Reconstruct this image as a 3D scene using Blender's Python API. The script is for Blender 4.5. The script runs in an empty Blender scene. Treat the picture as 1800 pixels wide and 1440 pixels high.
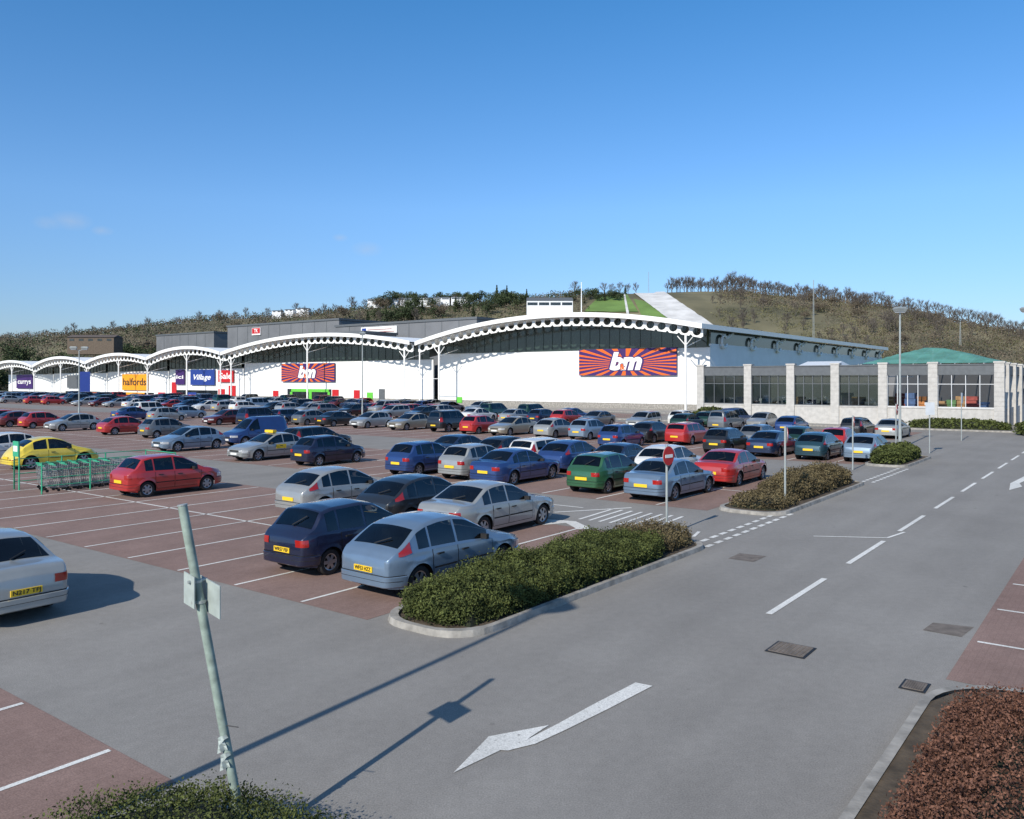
import bpy, bmesh, math, random
import numpy as np
from mathutils import Vector, Matrix
R=random.Random(7); NR=np.random.RandomState(5)
C=bpy.context.scene.collection
F=1450.;H=4.3;HY=668.
S=math.sin(math.radians(37.2));K=math.cos(math.radians(37.2));ROT=math.radians(52.8);PI=math.pi
def W(a,b,z=0): return Vector((a*S-b*K,a*K+b*S,z))
def G(px,py,z=0):
    Y=F*(H-z)/(py-HY); return Vector(((px-900)/F*Y,Y,z))
def AB(px,a):
    r=(px-900)/F; return a*(S-K*r)/(K+S*r)
def ZP(px,a,y):
    return H+(HY-y)*W(a,AB(px,a)).y/F
# ---------------- materials
def node_mat(name): 
    m=bpy.data.materials.new(name); m.use_nodes=True; nt=m.node_tree
    return m,nt,nt.nodes['Principled BSDF']
def mat(name,c,rough=.6,metal=0,var=.15,scale=3.,bump=0,coat=0,spec=.5,c2=None,detail=6,bscale=None,see=0):
    m,nt,b=node_mat(name); N=nt.nodes;L=nt.links
    b.inputs['Roughness'].default_value=rough;b.inputs['Metallic'].default_value=metal
    b.inputs['Coat Weight'].default_value=coat;b.inputs['Coat Roughness'].default_value=.05
    b.inputs['Specular IOR Level'].default_value=spec
    if see: b.inputs['Alpha'].default_value=1-see
    tc=N.new('ShaderNodeTexCoord');nz=N.new('ShaderNodeTexNoise');nz.inputs['Scale'].default_value=scale;nz.inputs['Detail'].default_value=detail
    L.new(tc.outputs['Object'],nz.inputs['Vector'])
    cr=N.new('ShaderNodeValToRGB');e=cr.color_ramp.elements
    lo=[x*(1-var) for x in c]; hi=[min(1,x*(1+var)) for x in (c2 or c)]
    e[0].position=.33;e[1].position=.67;e[0].color=(*lo,1);e[1].color=(*hi,1)
    L.new(nz.outputs['Fac'],cr.inputs['Fac']);L.new(cr.outputs['Color'],b.inputs['Base Color'])
    if bump:
        n2=N.new('ShaderNodeTexNoise');n2.inputs['Scale'].default_value=bscale or scale*6;L.new(tc.outputs['Object'],n2.inputs['Vector'])
        bp=N.new('ShaderNodeBump');bp.inputs['Strength'].default_value=bump;bp.inputs['Distance'].default_value=.02
        L.new(n2.outputs['Fac'],bp.inputs['Height']);L.new(bp.outputs['Normal'],b.inputs['Normal'])
    return m
def glass_mat(name,tint,base=.05):
    m,nt,b=node_mat(name);N=nt.nodes;L=nt.links
    t=N.new('ShaderNodeBsdfTransparent');t.inputs[0].default_value=(*tint,1)
    g=N.new('ShaderNodeBsdfGlossy');g.inputs['Roughness'].default_value=.03;g.inputs['Color'].default_value=(.9,.95,1,1)
    f=N.new('ShaderNodeFresnel');f.inputs['IOR'].default_value=1.5
    tc=N.new('ShaderNodeTexCoord');nz=N.new('ShaderNodeTexNoise');nz.inputs['Scale'].default_value=2;L.new(tc.outputs['Object'],nz.inputs['Vector'])
    ma=N.new('ShaderNodeMath');ma.operation='MULTIPLY_ADD';L.new(nz.outputs['Fac'],ma.inputs[0]);ma.inputs[1].default_value=.04;L.new(f.outputs[0],ma.inputs[2])
    mx=N.new('ShaderNodeMixShader');L.new(ma.outputs[0],mx.inputs[0]);L.new(t.outputs[0],mx.inputs[1]);L.new(g.outputs[0],mx.inputs[2]);L.new(mx.outputs[0],N['Material Output'].inputs[0])
    return m
def ground_mat(name,c,c2,fine=55,big=.22,brick=False,stain=.12,worn=False):
    m,nt,b=node_mat(name);N=nt.nodes;L=nt.links
    b.inputs['Roughness'].default_value=.92;b.inputs['Specular IOR Level'].default_value=.2
    tc=N.new('ShaderNodeTexCoord')
    def nz(s,d=5,vec=None):
        n=N.new('ShaderNodeTexNoise');n.inputs['Scale'].default_value=s;n.inputs['Detail'].default_value=d;L.new(vec or tc.outputs['Object'],n.inputs['Vector']);return n.outputs['Fac']
    def ramp(f,a,bb,p0=.3,p1=.7):
        r=N.new('ShaderNodeValToRGB');r.color_ramp.elements[0].position=p0;r.color_ramp.elements[1].position=p1
        r.color_ramp.elements[0].color=(*a,1);r.color_ramp.elements[1].color=(*bb,1);L.new(f,r.inputs['Fac']);return r.outputs['Color']
    def mul(a,bb,f=1.):
        x=N.new('ShaderNodeMix');x.data_type='RGBA';x.blend_type='MULTIPLY';x.inputs[0].default_value=f;L.new(a,x.inputs[6]);L.new(bb,x.inputs[7]);return x.outputs[2]
    mp=N.new('ShaderNodeMapping');mp.inputs['Rotation'].default_value=(0,0,-ROT);L.new(tc.outputs['Object'],mp.inputs['Vector'])
    mq=N.new('ShaderNodeMapping');mq.inputs['Scale'].default_value=(.12,1.3,1);L.new(mp.outputs['Vector'],mq.inputs['Vector'])
    col=ramp(nz(big,8),c,c2,.3,.7)
    g=1-stain
    col=mul(col,ramp(nz(.9,8),(g,g,g),(1,1,1),.3,.6))
    col=mul(col,ramp(nz(.8,4,mq.outputs['Vector']),(.93,.93,.93),(1.04,1.04,1.04),.35,.65))
    col=mul(col,ramp(nz(fine,3),(.78,.78,.78),(1.2,1.2,1.2),.3,.7))
    col=mul(col,ramp(nz(7,6),(.95,.95,.95),(1.03,1.03,1.03),.35,.65))
    col=mul(col,ramp(nz(2.3,2),(.6,.59,.57),(1,1,1),.2,.26))
    if brick:
        br=N.new('ShaderNodeTexBrick');br.inputs['Scale'].default_value=1;br.inputs['Brick Width'].default_value=.2;br.inputs['Row Height'].default_value=.1;br.inputs['Mortar Size'].default_value=.006
        br.inputs['Color1'].default_value=(1,1,1,1);br.inputs['Color2'].default_value=(.88,.86,.86,1);br.inputs['Mortar'].default_value=(.8,.79,.78,1)
        L.new(mp.outputs['Vector'],br.inputs['Vector']);col=mul(col,br.outputs['Color'],.6)
    L.new(col,b.inputs['Base Color'])
    if worn:
        tr=N.new('ShaderNodeBsdfTransparent');mx=N.new('ShaderNodeMixShader');al=ramp(nz(18,6),(.55,.55,.55),(1,1,1),.28,.38)
        L.new(al,mx.inputs[0]);L.new(tr.outputs[0],mx.inputs[1]);L.new(b.outputs[0],mx.inputs[2]);L.new(mx.outputs[0],N['Material Output'].inputs[0])
    bp=N.new('ShaderNodeBump');bp.inputs['Strength'].default_value=.3;bp.inputs['Distance'].default_value=.008
    L.new(nz(90,2),bp.inputs['Height']);L.new(bp.outputs['Normal'],b.inputs['Normal'])
    return m
M={}
M['asphalt']=ground_mat('asphalt',(.240,.226,.208),(.278,.264,.244),stain=.06)
M['bays']=ground_mat('red_paving',(.245,.165,.140),(.29,.20,.172),brick=True,stain=.12)
M['patch']=mat('dark_patch',(.15,.125,.105),.9,var=.25,scale=6)
M['soil']=mat('soil',(.08,.06,.04),.95,var=.4,scale=5,bump=.5)
M['verge']=mat('verge',(.08,.10,.035),.95,var=.4,scale=.2)
M['line']=ground_mat('line_paint',(.66,.65,.61),(.76,.75,.71),stain=.15,worn=True)
M['kerb']=mat('kerb_stone',(.28,.265,.24),.9,var=.3,scale=4,bump=.3)
M['white']=mat('white_paint_metal',(.82,.82,.80),.45,var=.03,scale=1)
M['wall']=mat('white_cladding',(.80,.80,.78),.55,var=.04,scale=.4)
M['flank']=mat('pale_cladding',(.76,.78,.80),.5,var=.05,scale=.5)
M['clere']=mat('green_glass',(.02,.035,.03),.12,var=.4,scale=.3,spec=.8)
M['roof']=mat('roof_sheet',(.55,.56,.57),.5,var=.1,scale=.5)
M['block']=mat('pale_block',(.46,.445,.42),.9,var=.10,scale=3,bump=.3)
M['grey']=mat('grey_cladding',(.15,.155,.165),.6,var=.1,scale=.2)
M['dgrey']=mat('dark_grey_panel',(.10,.11,.12),.6,var=.1)
M['glass']=glass_mat('car_glass',(.15,.175,.17))
M['seat']=mat('seat_fabric',(.05,.05,.055),.9,var=.3,scale=8)
M['shopglass']=mat('shop_glass',(.02,.025,.028),.08,var=.6,scale=.7,spec=.8)
M['gglass']=glass_mat('garden_glazing',(.50,.55,.52))
M['rubber']=mat('tyre_rubber',(.016,.016,.017),.85,var=.2)
M['under']=mat('underbody',(.012,.012,.012),.9,var=.2)
M['alloy']=mat('alloy_rim',(.4,.4,.42),.4,.8,var=.08)
M['lamp']=mat('headlamp_glass',(.6,.62,.64),.12,.3,var=.1,coat=1)
M['tail']=mat('tail_lens',(.34,.012,.008),.2,var=.1,coat=1)
M['plate_y']=mat('yellow_plate',(.8,.52,.02),.5,var=.03)
M['plate_w']=mat('white_plate',(.75,.75,.72),.5,var=.03)
M['black']=mat('black_plastic',(.015,.015,.016),.6,var=.1)
M['galv']=mat('galvanised_steel',(.38,.41,.40),.5,.4,var=.12,scale=3)
M['gpost']=mat('weathered_green_post',(.24,.30,.26),.65,var=.3,scale=8)
M['platebk']=mat('weathered_sign_back',(.34,.39,.37),.6,var=.15,scale=6)
M['green']=mat('green_rail_paint',(.04,.36,.20),.5,var=.1)
M['bright']=mat('bright_green',(.12,.50,.05),.5,var=.05)
M['red']=mat('red_sign',(.50,.012,.016),.45,var=.05)
M['mred']=mat('faded_red_wrap',(.25,.05,.04),.7,var=.3)
M['mblue']=mat('faded_blue_wrap',(.05,.10,.22),.7,var=.3)
M['morange']=mat('faded_orange_wrap',(.40,.16,.05),.7,var=.3)
M['mgreen']=mat('faded_green_wrap',(.07,.16,.06),.7,var=.3)
M['orange']=mat('orange_sign',(.72,.13,.012),.5,var=.04)
M['yorange']=mat('amber_sign',(.85,.33,.01),.5,var=.04)
M['purple']=mat('purple_sign',(.045,.014,.12),.5,var=.05)
M['blue']=mat('blue_sign',(.015,.045,.25),.5,var=.05)
M['teal']=mat('teal_netting',(.12,.36,.30),.85,var=.2,scale=.6,see=.35)
M['brick']=mat('brown_brick',(.13,.10,.075),.9,var=.2,scale=2)
M['rooft']=mat('brown_roof',(.10,.08,.07),.9,var=.2)
M['trunk']=mat('bark',(.09,.078,.066),.95,var=.3,scale=4,bump=.4)
M['twig']=mat('bare_twigs',(.12,.103,.09),.95,var=.3,scale=.3)
M['hedge']=mat('hedge_leaf',(.026,.042,.012),.8,var=.5,scale=4,c2=(.08,.095,.028),spec=.2)
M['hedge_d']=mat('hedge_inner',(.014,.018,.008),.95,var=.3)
M['redhedge']=mat('russet_hedge_leaf',(.07,.031,.022),.85,var=.45,scale=9,c2=(.16,.08,.055),spec=.15)
M['brownhedge']=mat('brown_hedge_leaf',(.075,.058,.032),.85,var=.4,scale=3,c2=(.13,.105,.055),spec=.2)
M['ever']=mat('evergreen_leaf',(.032,.048,.026),.9,var=.4,scale=.25,c2=(.065,.085,.042),spec=.1)
M['scrub']=mat('brown_scrub',(.115,.095,.072),.95,var=.35,scale=.06,c2=(.15,.125,.092),spec=.1)  # brown, lightened and greyed so distance haze sits in the colour
M['olive']=mat('olive_scrub',(.09,.095,.05),.95,var=.35,scale=.06,c2=(.155,.145,.075),spec=.1)
M['grass']=mat('field_grass',(.13,.22,.05),.95,var=.25,scale=.05)
M['slope']=mat('dry_ski_matting',(.60,.59,.57),.9,var=.15,scale=.12,detail=2)
M['timber']=mat('timber',(.28,.17,.08),.8,var=.3,scale=2)
M['clothw']=mat('white_plastic',(.6,.63,.66),.5,var=.05)
PAINT={'steel blue':(.15,.215,.30),'navy':(.012,.016,.045),'silver':(.32,.33,.325),'black':(.012,.013,.015),'red':(.36,.020,.018),
'dark red':(.13,.018,.018),'yellow':(.74,.56,.05),'white':(.60,.60,.58),'green':(.035,.125,.055),'blue':(.022,.055,.18),'dark blue':(.014,.03,.075),
'dark green':(.012,.045,.03),'light blue':(.19,.26,.34),'grey':(.14,.15,.16),'gold':(.30,.27,.21),'teal':(.02,.06,.08),'pale silver':(.33,.35,.35)}
P={}
for k,c in PAINT.items():
    P[k]=mat(k.replace(' ','_')+'_car_paint',c,.36,0 if k in('white','red','yellow','black') else .35,var=.08,scale=1.5,coat=1,spec=.5)
# ---------------- mesh builder
class MB:
    def __init__(s): s.v=[];s.f=[];s.m=[]
    def add(s,vs,fs,mi=0):
        n=len(s.v);s.v+=[tuple(v) for v in vs];s.f+=[tuple(i+n for i in f) for f in fs];s.m+=[mi]*len(fs);return s
    def box(s,x0,x1,y0,y1,z0,z1,mi=0):
        return s.add([(x0,y0,z0),(x1,y0,z0),(x1,y1,z0),(x0,y1,z0),(x0,y0,z1),(x1,y0,z1),(x1,y1,z1),(x0,y1,z1)],
            [(3,2,1,0),(4,5,6,7),(0,1,5,4),(1,2,6,5),(2,3,7,6),(3,0,4,7)],mi)
    def tube(s,p,q,r,r2=None,n=8,mi=0):
        p=Vector(p);q=Vector(q);r2=r if r2 is None else r2;d=(q-p).normalized()
        x=d.orthogonal().normalized();y=d.cross(x);vs=[]
        for c,rr in((p,r),(q,r2)):
            for i in range(n):
                t=2*PI*i/n;vs.append(c+x*math.cos(t)*rr+y*math.sin(t)*rr)
        return s.add(vs,[(i,(i+1)%n,n+(i+1)%n,n+i) for i in range(n)]+[tuple(range(n-1,-1,-1)),tuple(range(n,2*n))],mi)
    def path(s,pts,r,n=6,mi=0):
        for a,b in zip(pts,pts[1:]): s.tube(a,b,r,n=n,mi=mi)
        return s
    def grid(s,rows,mi=0,flip=False,skip=None):
        nr=len(rows);nc=len(rows[0]);vs=[p for r in rows for p in r];fs=[]
        for i in range(nr-1):
            for j in range(nc-1):
                if skip and skip(i,j):continue
                f=(i*nc+j,i*nc+j+1,(i+1)*nc+j+1,(i+1)*nc+j);fs.append(f[::-1] if flip else f)
        return s.add(vs,fs,mi)
    def poly(s,pts,mi=0): return s.add(pts,[tuple(range(len(pts)))],mi)
    def mesh(s,name,mats,smooth=False,weld=False):
        me=bpy.data.meshes.new(name);me.from_pydata(s.v,[],s.f)
        for m in (mats if isinstance(mats,(list,tuple)) else [mats]): me.materials.append(m)
        me.polygons.foreach_set('material_index',s.m)
        if smooth or weld:
            bm=bmesh.new();bm.from_mesh(me);bmesh.ops.remove_doubles(bm,verts=bm.verts,dist=.0005)
            bmesh.ops.recalc_face_normals(bm,faces=bm.faces)
            if smooth:
                for f in bm.faces:f.smooth=True
                for e in bm.edges:
                    if len(e.link_faces)==2 and e.calc_face_angle(0)>math.radians(38):e.smooth=False
            bm.to_mesh(me);bm.free()
        me.update();return me
    def build(s,name,mats,parent=None,smooth=False,weld=False): return ob(name,s.mesh(name,mats,smooth,weld),parent)
def ob(name,me,parent=None):
    o=bpy.data.objects.new(name,me);C.objects.link(o)
    if parent:o.parent=parent
    return o
def tag(o,label,cat,group=None,kind=None):
    if label:o['label']=label
    if cat:o['category']=cat
    if group:o['group']=group
    if kind:o['kind']=kind
    return o
def struct(o,kind='structure'): o['kind']=kind;return o
def thing(name,label,cat,loc=(0,0,0),rz=0,group=None):
    o=bpy.data.objects.new(name,None);o.empty_display_size=.3;C.objects.link(o);o.location=loc;o.rotation_euler=(0,0,rz)
    return tag(o,label,cat,group)
def site(name,label,cat,a,b,group=None,rz=0): return thing(name,label,cat,W(a,b),ROT+rz,group)
def text(s,size,m,parent,loc,name='lettering',front=False,bold=.02,shear=0,width=None,flat=None,space=1):
    cu=bpy.data.curves.new('t','FONT');cu.body=s;cu.size=size;cu.align_x='CENTER';cu.align_y='CENTER';cu.offset=bold*size;cu.shear=shear;cu.extrude=.004;cu.space_character=space
    o=bpy.data.objects.new('t',cu);C.objects.link(o);bpy.context.view_layer.update()
    me=bpy.data.meshes.new_from_object(o.evaluated_get(bpy.context.evaluated_depsgraph_get()));bpy.data.objects.remove(o)
    if width:
        xs=[v.co.x for v in me.vertices];k=width/(max(xs)-min(xs));xc=(max(xs)+min(xs))/2
        for v in me.vertices:v.co.x=(v.co.x-xc)*k
    sg=1 if front else -1
    mt=Matrix(((0,0,sg,0),(sg,0,0,0),(0,1,0,0),(0,0,0,1)))
    me.transform(Matrix.Translation(loc)@mt);me.materials.clear();me.materials.append(m);me.name=name
    return ob(name,me,parent)
def rot_leaves(pts,size,name,m,parent=None,aspect=.6,up=0):
    n=len(pts);pts=np.asarray(pts,float)
    a=NR.normal(size=(n,3));a/=np.linalg.norm(a,axis=1)[:,None]
    b=NR.normal(size=(n,3));b-=a*(a*b).sum(1)[:,None];b/=np.linalg.norm(b,axis=1)[:,None]
    s=(size*NR.uniform(.6,1.3,n))[:,None]
    a=a*s;b=b*s*aspect
    v=np.stack([pts-a-b*.3,pts-b,pts+a+b*.3,pts+b],1).reshape(-1,3)
    me=bpy.data.meshes.new(name);me.vertices.add(4*n);me.vertices.foreach_set('co',v.ravel())
    me.loops.add(4*n);me.loops.foreach_set('vertex_index',np.arange(4*n,dtype=np.int32))
    me.polygons.add(n);me.polygons.foreach_set('loop_start',np.arange(0,4*n,4,dtype=np.int32))
    me.materials.append(m);me.update(calc_edges=True);me.validate()
    return ob(name,me,parent)
# ---------------- world, sun, camera
w=bpy.data.worlds.new('World');bpy.context.scene.world=w;w.use_nodes=True;nt=w.node_tree;N=nt.nodes;L=nt.links
sk=N.new('ShaderNodeTexSky');sk.sky_type='NISHITA';sk.sun_disc=False;sk.sun_elevation=math.radians(32);sk.sun_rotation=math.radians(213)
sk.altitude=0;sk.air_density=1.0;sk.dust_density=.3;sk.ozone_density=3.0
tc=N.new('ShaderNodeTexCoord')
sx=N.new('ShaderNodeSeparateXYZ');L.new(tc.outputs['Generated'],sx.inputs[0])
tr=N.new('ShaderNodeValToRGB');el=tr.color_ramp.elements
el[0].position=0;el[0].color=(.36,.40,.54,1);el[1].position=.2;el[1].color=(.44,.60,.76,1)
q=el.new(.42);q.color=(.27,.59,.79,1);q=el.new(.75);q.color=(.60,.68,.70,1)
L.new(sx.outputs['Z'],tr.inputs['Fac'])
vm=N.new('ShaderNodeVectorMath');vm.operation='MULTIPLY';L.new(sk.outputs[0],vm.inputs[0]);L.new(tr.outputs['Color'],vm.inputs[1])
hs=N.new('ShaderNodeVectorMath');hs.operation='MULTIPLY';L.new(vm.outputs[0],hs.inputs[0]);hs.inputs[1].default_value=(1.4,1.4,1.4)
nz=N.new('ShaderNodeTexNoise');nz.inputs['Scale'].default_value=70;nz.inputs['Detail'].default_value=5;L.new(tc.outputs['Generated'],nz.inputs['Vector'])
acc=None
for px,py,r in((125,388,.022),(180,406,.012),(85,392,.016),(645,438,.02),(598,418,.010)):
    c=Vector(((px-900)/F,1,(HY-py)/F)).normalized()
    s1=N.new('ShaderNodeVectorMath');s1.operation='SUBTRACT';L.new(tc.outputs['Generated'],s1.inputs[0]);s1.inputs[1].default_value=c
    s2=N.new('ShaderNodeVectorMath');s2.operation='MULTIPLY';L.new(s1.outputs[0],s2.inputs[0]);s2.inputs[1].default_value=(1,1,2)
    s3=N.new('ShaderNodeVectorMath');s3.operation='LENGTH';L.new(s2.outputs[0],s3.inputs[0])
    mr=N.new('ShaderNodeMapRange');mr.inputs[1].default_value=0;mr.inputs[2].default_value=r;mr.inputs[3].default_value=1;mr.inputs[4].default_value=0;L.new(s3.outputs['Value'],mr.inputs[0])
    if acc is None: acc=mr.outputs[0]
    else:
        q=N.new('ShaderNodeMath');q.operation='MAXIMUM';L.new(acc,q.inputs[0]);L.new(mr.outputs[0],q.inputs[1]);acc=q.outputs[0]
mm=N.new('ShaderNodeMath');mm.operation='MULTIPLY';L.new(acc,mm.inputs[0]);L.new(nz.outputs['Fac'],mm.inputs[1])
m2=N.new('ShaderNodeMath');m2.operation='MULTIPLY';m2.use_clamp=True;L.new(mm.outputs[0],m2.inputs[0]);m2.inputs[1].default_value=.5
mx=N.new('ShaderNodeMix');mx.data_type='RGBA';L.new(m2.outputs[0],mx.inputs[0]);L.new(hs.outputs[0],mx.inputs[6]);mx.inputs[7].default_value=(3.6,3.9,4.4,1)
bg=N['Background'];bg.inputs['Strength'].default_value=.15;L.new(mx.outputs[2],bg.inputs[0])
sl=bpy.data.lights.new('sun','SUN');sl.energy=5.0;sl.angle=math.radians(.5);sl.color=(1,.93,.82);so=bpy.data.objects.new('sun',sl);C.objects.link(so)
e=math.radians(32);az=math.radians(33);d=Vector((math.sin(az)*math.cos(e),math.cos(az)*math.cos(e),-math.sin(e)))
so.rotation_euler=d.to_track_quat('-Z','Y').to_euler();so.location=(-30,-50,60)
cd=bpy.data.cameras.new('camera');cam=bpy.data.objects.new('camera',cd);C.objects.link(cam);cam.location=(0,0,H);cam.rotation_euler=(PI/2,0,0)
cd.sensor_width=36;cd.lens=36*F/1800;cd.shift_y=-52/1800;cd.clip_end=6000;bpy.context.scene.camera=cam
sc=bpy.context.scene;sc.view_settings.view_transform='Standard';sc.view_settings.look='None';sc.view_settings.exposure=0
# ---------------- ground
def sheet(name,polys,z,m):
    b=MB()
    for p in polys:b.poly([(q[0],q[1],z) for q in p])
    return struct(b.build(name,m))
def abr(a0,a1,b0,b1): return [W(a0,b0),W(a1,b0),W(a1,b1),W(a0,b1)]
sheet('ground',[[(-3000,-600),(3000,-600),(3000,4000),(-3000,4000)]],-.02,M['verge'])
sheet('road',[abr(-40,108,-60,300)],0,M['asphalt'])
BAYS=[(10.2,20.3,11.0,260),(25.5,35.9,11.3,260),(44.0,54.5,11.2,260),(63.5,74,14,260),(82,92.5,46,260),(-2,4.85,8.2,60),(13.2,60,-3.2,2.2)]
sheet('parking_bay_paving',[abr(*x) for x in BAYS],.004,M['bays'])
ln=MB()
def line(a0,b0,a1,b1,wd=.08):
    p=W(a0,b0);q=W(a1,b1);d=(q-p).normalized();n=Vector((-d.y,d.x,0))*wd/2
    ln.poly([(x.x,x.y,.009) for x in(p+n,q+n,q-n,p-n)][::-1])
def pline(p,q,wd=.1):
    p=G(*p);q=G(*q);d=(q-p).normalized();n=Vector((-d.y,d.x,0))*wd/2
    ln.poly([(x.x,x.y,.009) for x in(p+n,q+n,q-n,p-n)][::-1])
for (a0,am,a1,b0,st,n) in((10.25,15.1,20.2,12.9,2.17,60),(25.6,30.7,35.8,13.2,2.4,70),(44.1,49.2,54.3,12.6,2.4,80),(63.6,68.7,73.9,16,2.4,90),(82.1,87.2,92.3,48,2.4,80)):
    for i in range(n):
        b=b0+i*st; line(a0,b,a1,b)
    line(am,b0-1.5,am,b0+n*st)
for i in range(8): line(4.8,9.5+i*2.3,-1,9.5+i*2.3)
for i in range(18): line(15.4+i*2.4,2.1,15.4+i*2.4,-3)
for a in range(0,9):
    x=14.9+a*5.2; line(x,5.4,x+3.4,5.4,.12)
for i in range(13):
    for bb in(9.25,8.85):
        a=19.9+i*.62; 
        if a<26.2: line(a,bb,a+.4,bb,.14)
        a=36.6+i*.62
        if a<43.4: line(a,bb,a+.4,bb,.14)
for i in range(8): line(21.5,11.2+i*.36,23.9,11.2+i*.36+.2,.10)
for i in range(5): line(21.0,9.7+i*.45,21.8,9.9+i*.45,.09)
pline((1430,943),(1560,946),.08);pline((1560,946),(1590,936),.08)
pline((975,901),(1110,893),.12);pline((940,884),(1025,893),.1)
def parrow(pts): ln.poly([(G(*p).x,G(*p).y,.0105) for p in pts][::-1])
parrow([(797,1360),(859,1296),(965,1276),(934,1296),(926,1302),(978,1275),(1042,1240),(1117,1201),(1147,1207),(1066,1249),(995,1284),(941,1309),(912,1316),(893,1321),(880,1320)])
parrow([(1774,862),(1776,850),(1800,838),(1803,845),(1792,850),(1797,856)])
parrow([(995,920),(935,925),(955,913),(1012,917),(1040,930),(1015,931)])
struct(ln.build('road_markings',M['line']))
sheet('repair_patch',[[G(1280,982),G(1300,973),G(1347,978),G(1325,988)],[G(1622,1108),G(1640,1095),G(1712,1103),G(1690,1120)]],.006,M['patch'])
def drain(px,py,wd,dp,label):
    c=G(px,py);t=thing('drain_cover',label,'drain cover',(c.x,c.y,0),ROT)
    MB().box(-dp/2,dp/2,-wd/2,wd/2,.004,.014).build('frame',M['black'],t)
    g=MB();n=9
    for i in range(n):
        y=-wd/2+.05+i*(wd-.1)/(n-1)
        g.box(-dp/2+.05,dp/2-.05,y-.018,y+.018,.014,.022)
        x=-dp/2+.05+i*(dp-.1)/(n-1);g.box(x-.014,x+.014,-wd/2+.05,wd/2-.05,.0142,.0215)
    g.build('grate',M['patch'],t)
drain(1390,1143,.62,.62,'square iron manhole cover with lattice pattern in the middle of the road')
drain(1608,1207,.34,.42,'small iron drain grate beside the kerb of the russet hedge')
def island(a0,a1,b0,b1,rad=.8,h=.11):
    pts=[]
    for cx,cy,s in((a1-rad,b1-rad,0),(a0+rad,b1-rad,1),(a0+rad,b0+rad,2),(a1-rad,b0+rad,3)):
        for i in range(7):
            t=PI/2*(s+i/6);pts.append((cx+rad*math.cos(t),cy+rad*math.sin(t)))
    ca=(a0+a1)/2;cb=(b0+b1)/2
    def ins(p,d): 
        return (p[0]+(-d if p[0]>ca else d),p[1]+(-d if p[1]>cb else d))
    m=MB();n=len(pts)
    A=[W(*p,0) for p in pts];B=[W(*ins(p,.02),h) for p in pts];D=[W(*ins(p,.13),h) for p in pts];E=[W(*ins(p,.13),h-.04) for p in pts]
    for U,V in((A,B),(B,D),(D,E)):
        for i in range(n):
            j=(i+1)%n;m.poly([U[i],U[j],V[j],V[i]])
    struct(m.build('kerb',M['kerb']));struct(MB().poly(E).build('soil_bed',M['soil']))
island(10.2,20.2,8.75,10.95);island(25.6,36.2,8.9,11.2);island(43.6,50.5,9,11.1);island(-.6,4.9,4.75,7.7)
# corner bed kerb with a rounded far corner
kp=[(-5,2.3),(11.9,2.3)]+[(11.9+1.2*math.sin(t),1.1+1.2*math.cos(t)) for t in np.linspace(.2,PI/2,8)]+[(13.1,-6)]
m=MB()
for (p,q) in zip(kp,kp[1:]):
    def inn(x,dd): 
        cx,cy=x; return (cx-dd if cx>12.9 else cx-dd*max(0,(cx-11.9)/1.2),cy-dd*max(0,min(1,(cy-1.1)/1.2))) if cx>11.9 else (cx,cy-dd)
    m.poly([W(*p,0),W(*q,0),W(*inn(q,.02),.11),W(*inn(p,.02),.11)]);m.poly([W(*inn(p,.02),.11),W(*inn(q,.02),.11),W(*inn(q,.14),.11),W(*inn(p,.14),.11)])
struct(m.build('kerb',M['kerb']))
sheet('soil_bed',[[W(-5,2.17),W(11.9,2.17),W(12.5,1.95),W(12.9,1.4),W(12.97,1.0),W(12.97,-6),W(-5,-6)]],.09,M['soil'])
m=MB();p=[W(78,8,0),W(78,45,0),W(81,45,0),W(81,8,0)];q=[x+Vector((0,0,.12)) for x in p]
m.poly(q)
for i in range(4): m.poly([p[i],p[(i+1)%4],q[(i+1)%4],q[i]])
struct(m.build('pavement',M['kerb']))
m=MB();p=[W(96,46,0),W(96,290,0),W(108,290,0),W(108,46,0)];q=[x+Vector((0,0,.12)) for x in p];m.poly(q);m.poly([p[0],p[1],q[1],q[0]]);m.poly([p[3],p[0],q[0],q[3]])
struct(m.build('pavement',M['kerb']))
def nz2(x,y,s=1): return math.sin(x*1.7*s+1.3)*math.cos(y*2.1*s+.7)+.5*math.sin(x*3.9*s+y*2.7*s)
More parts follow.
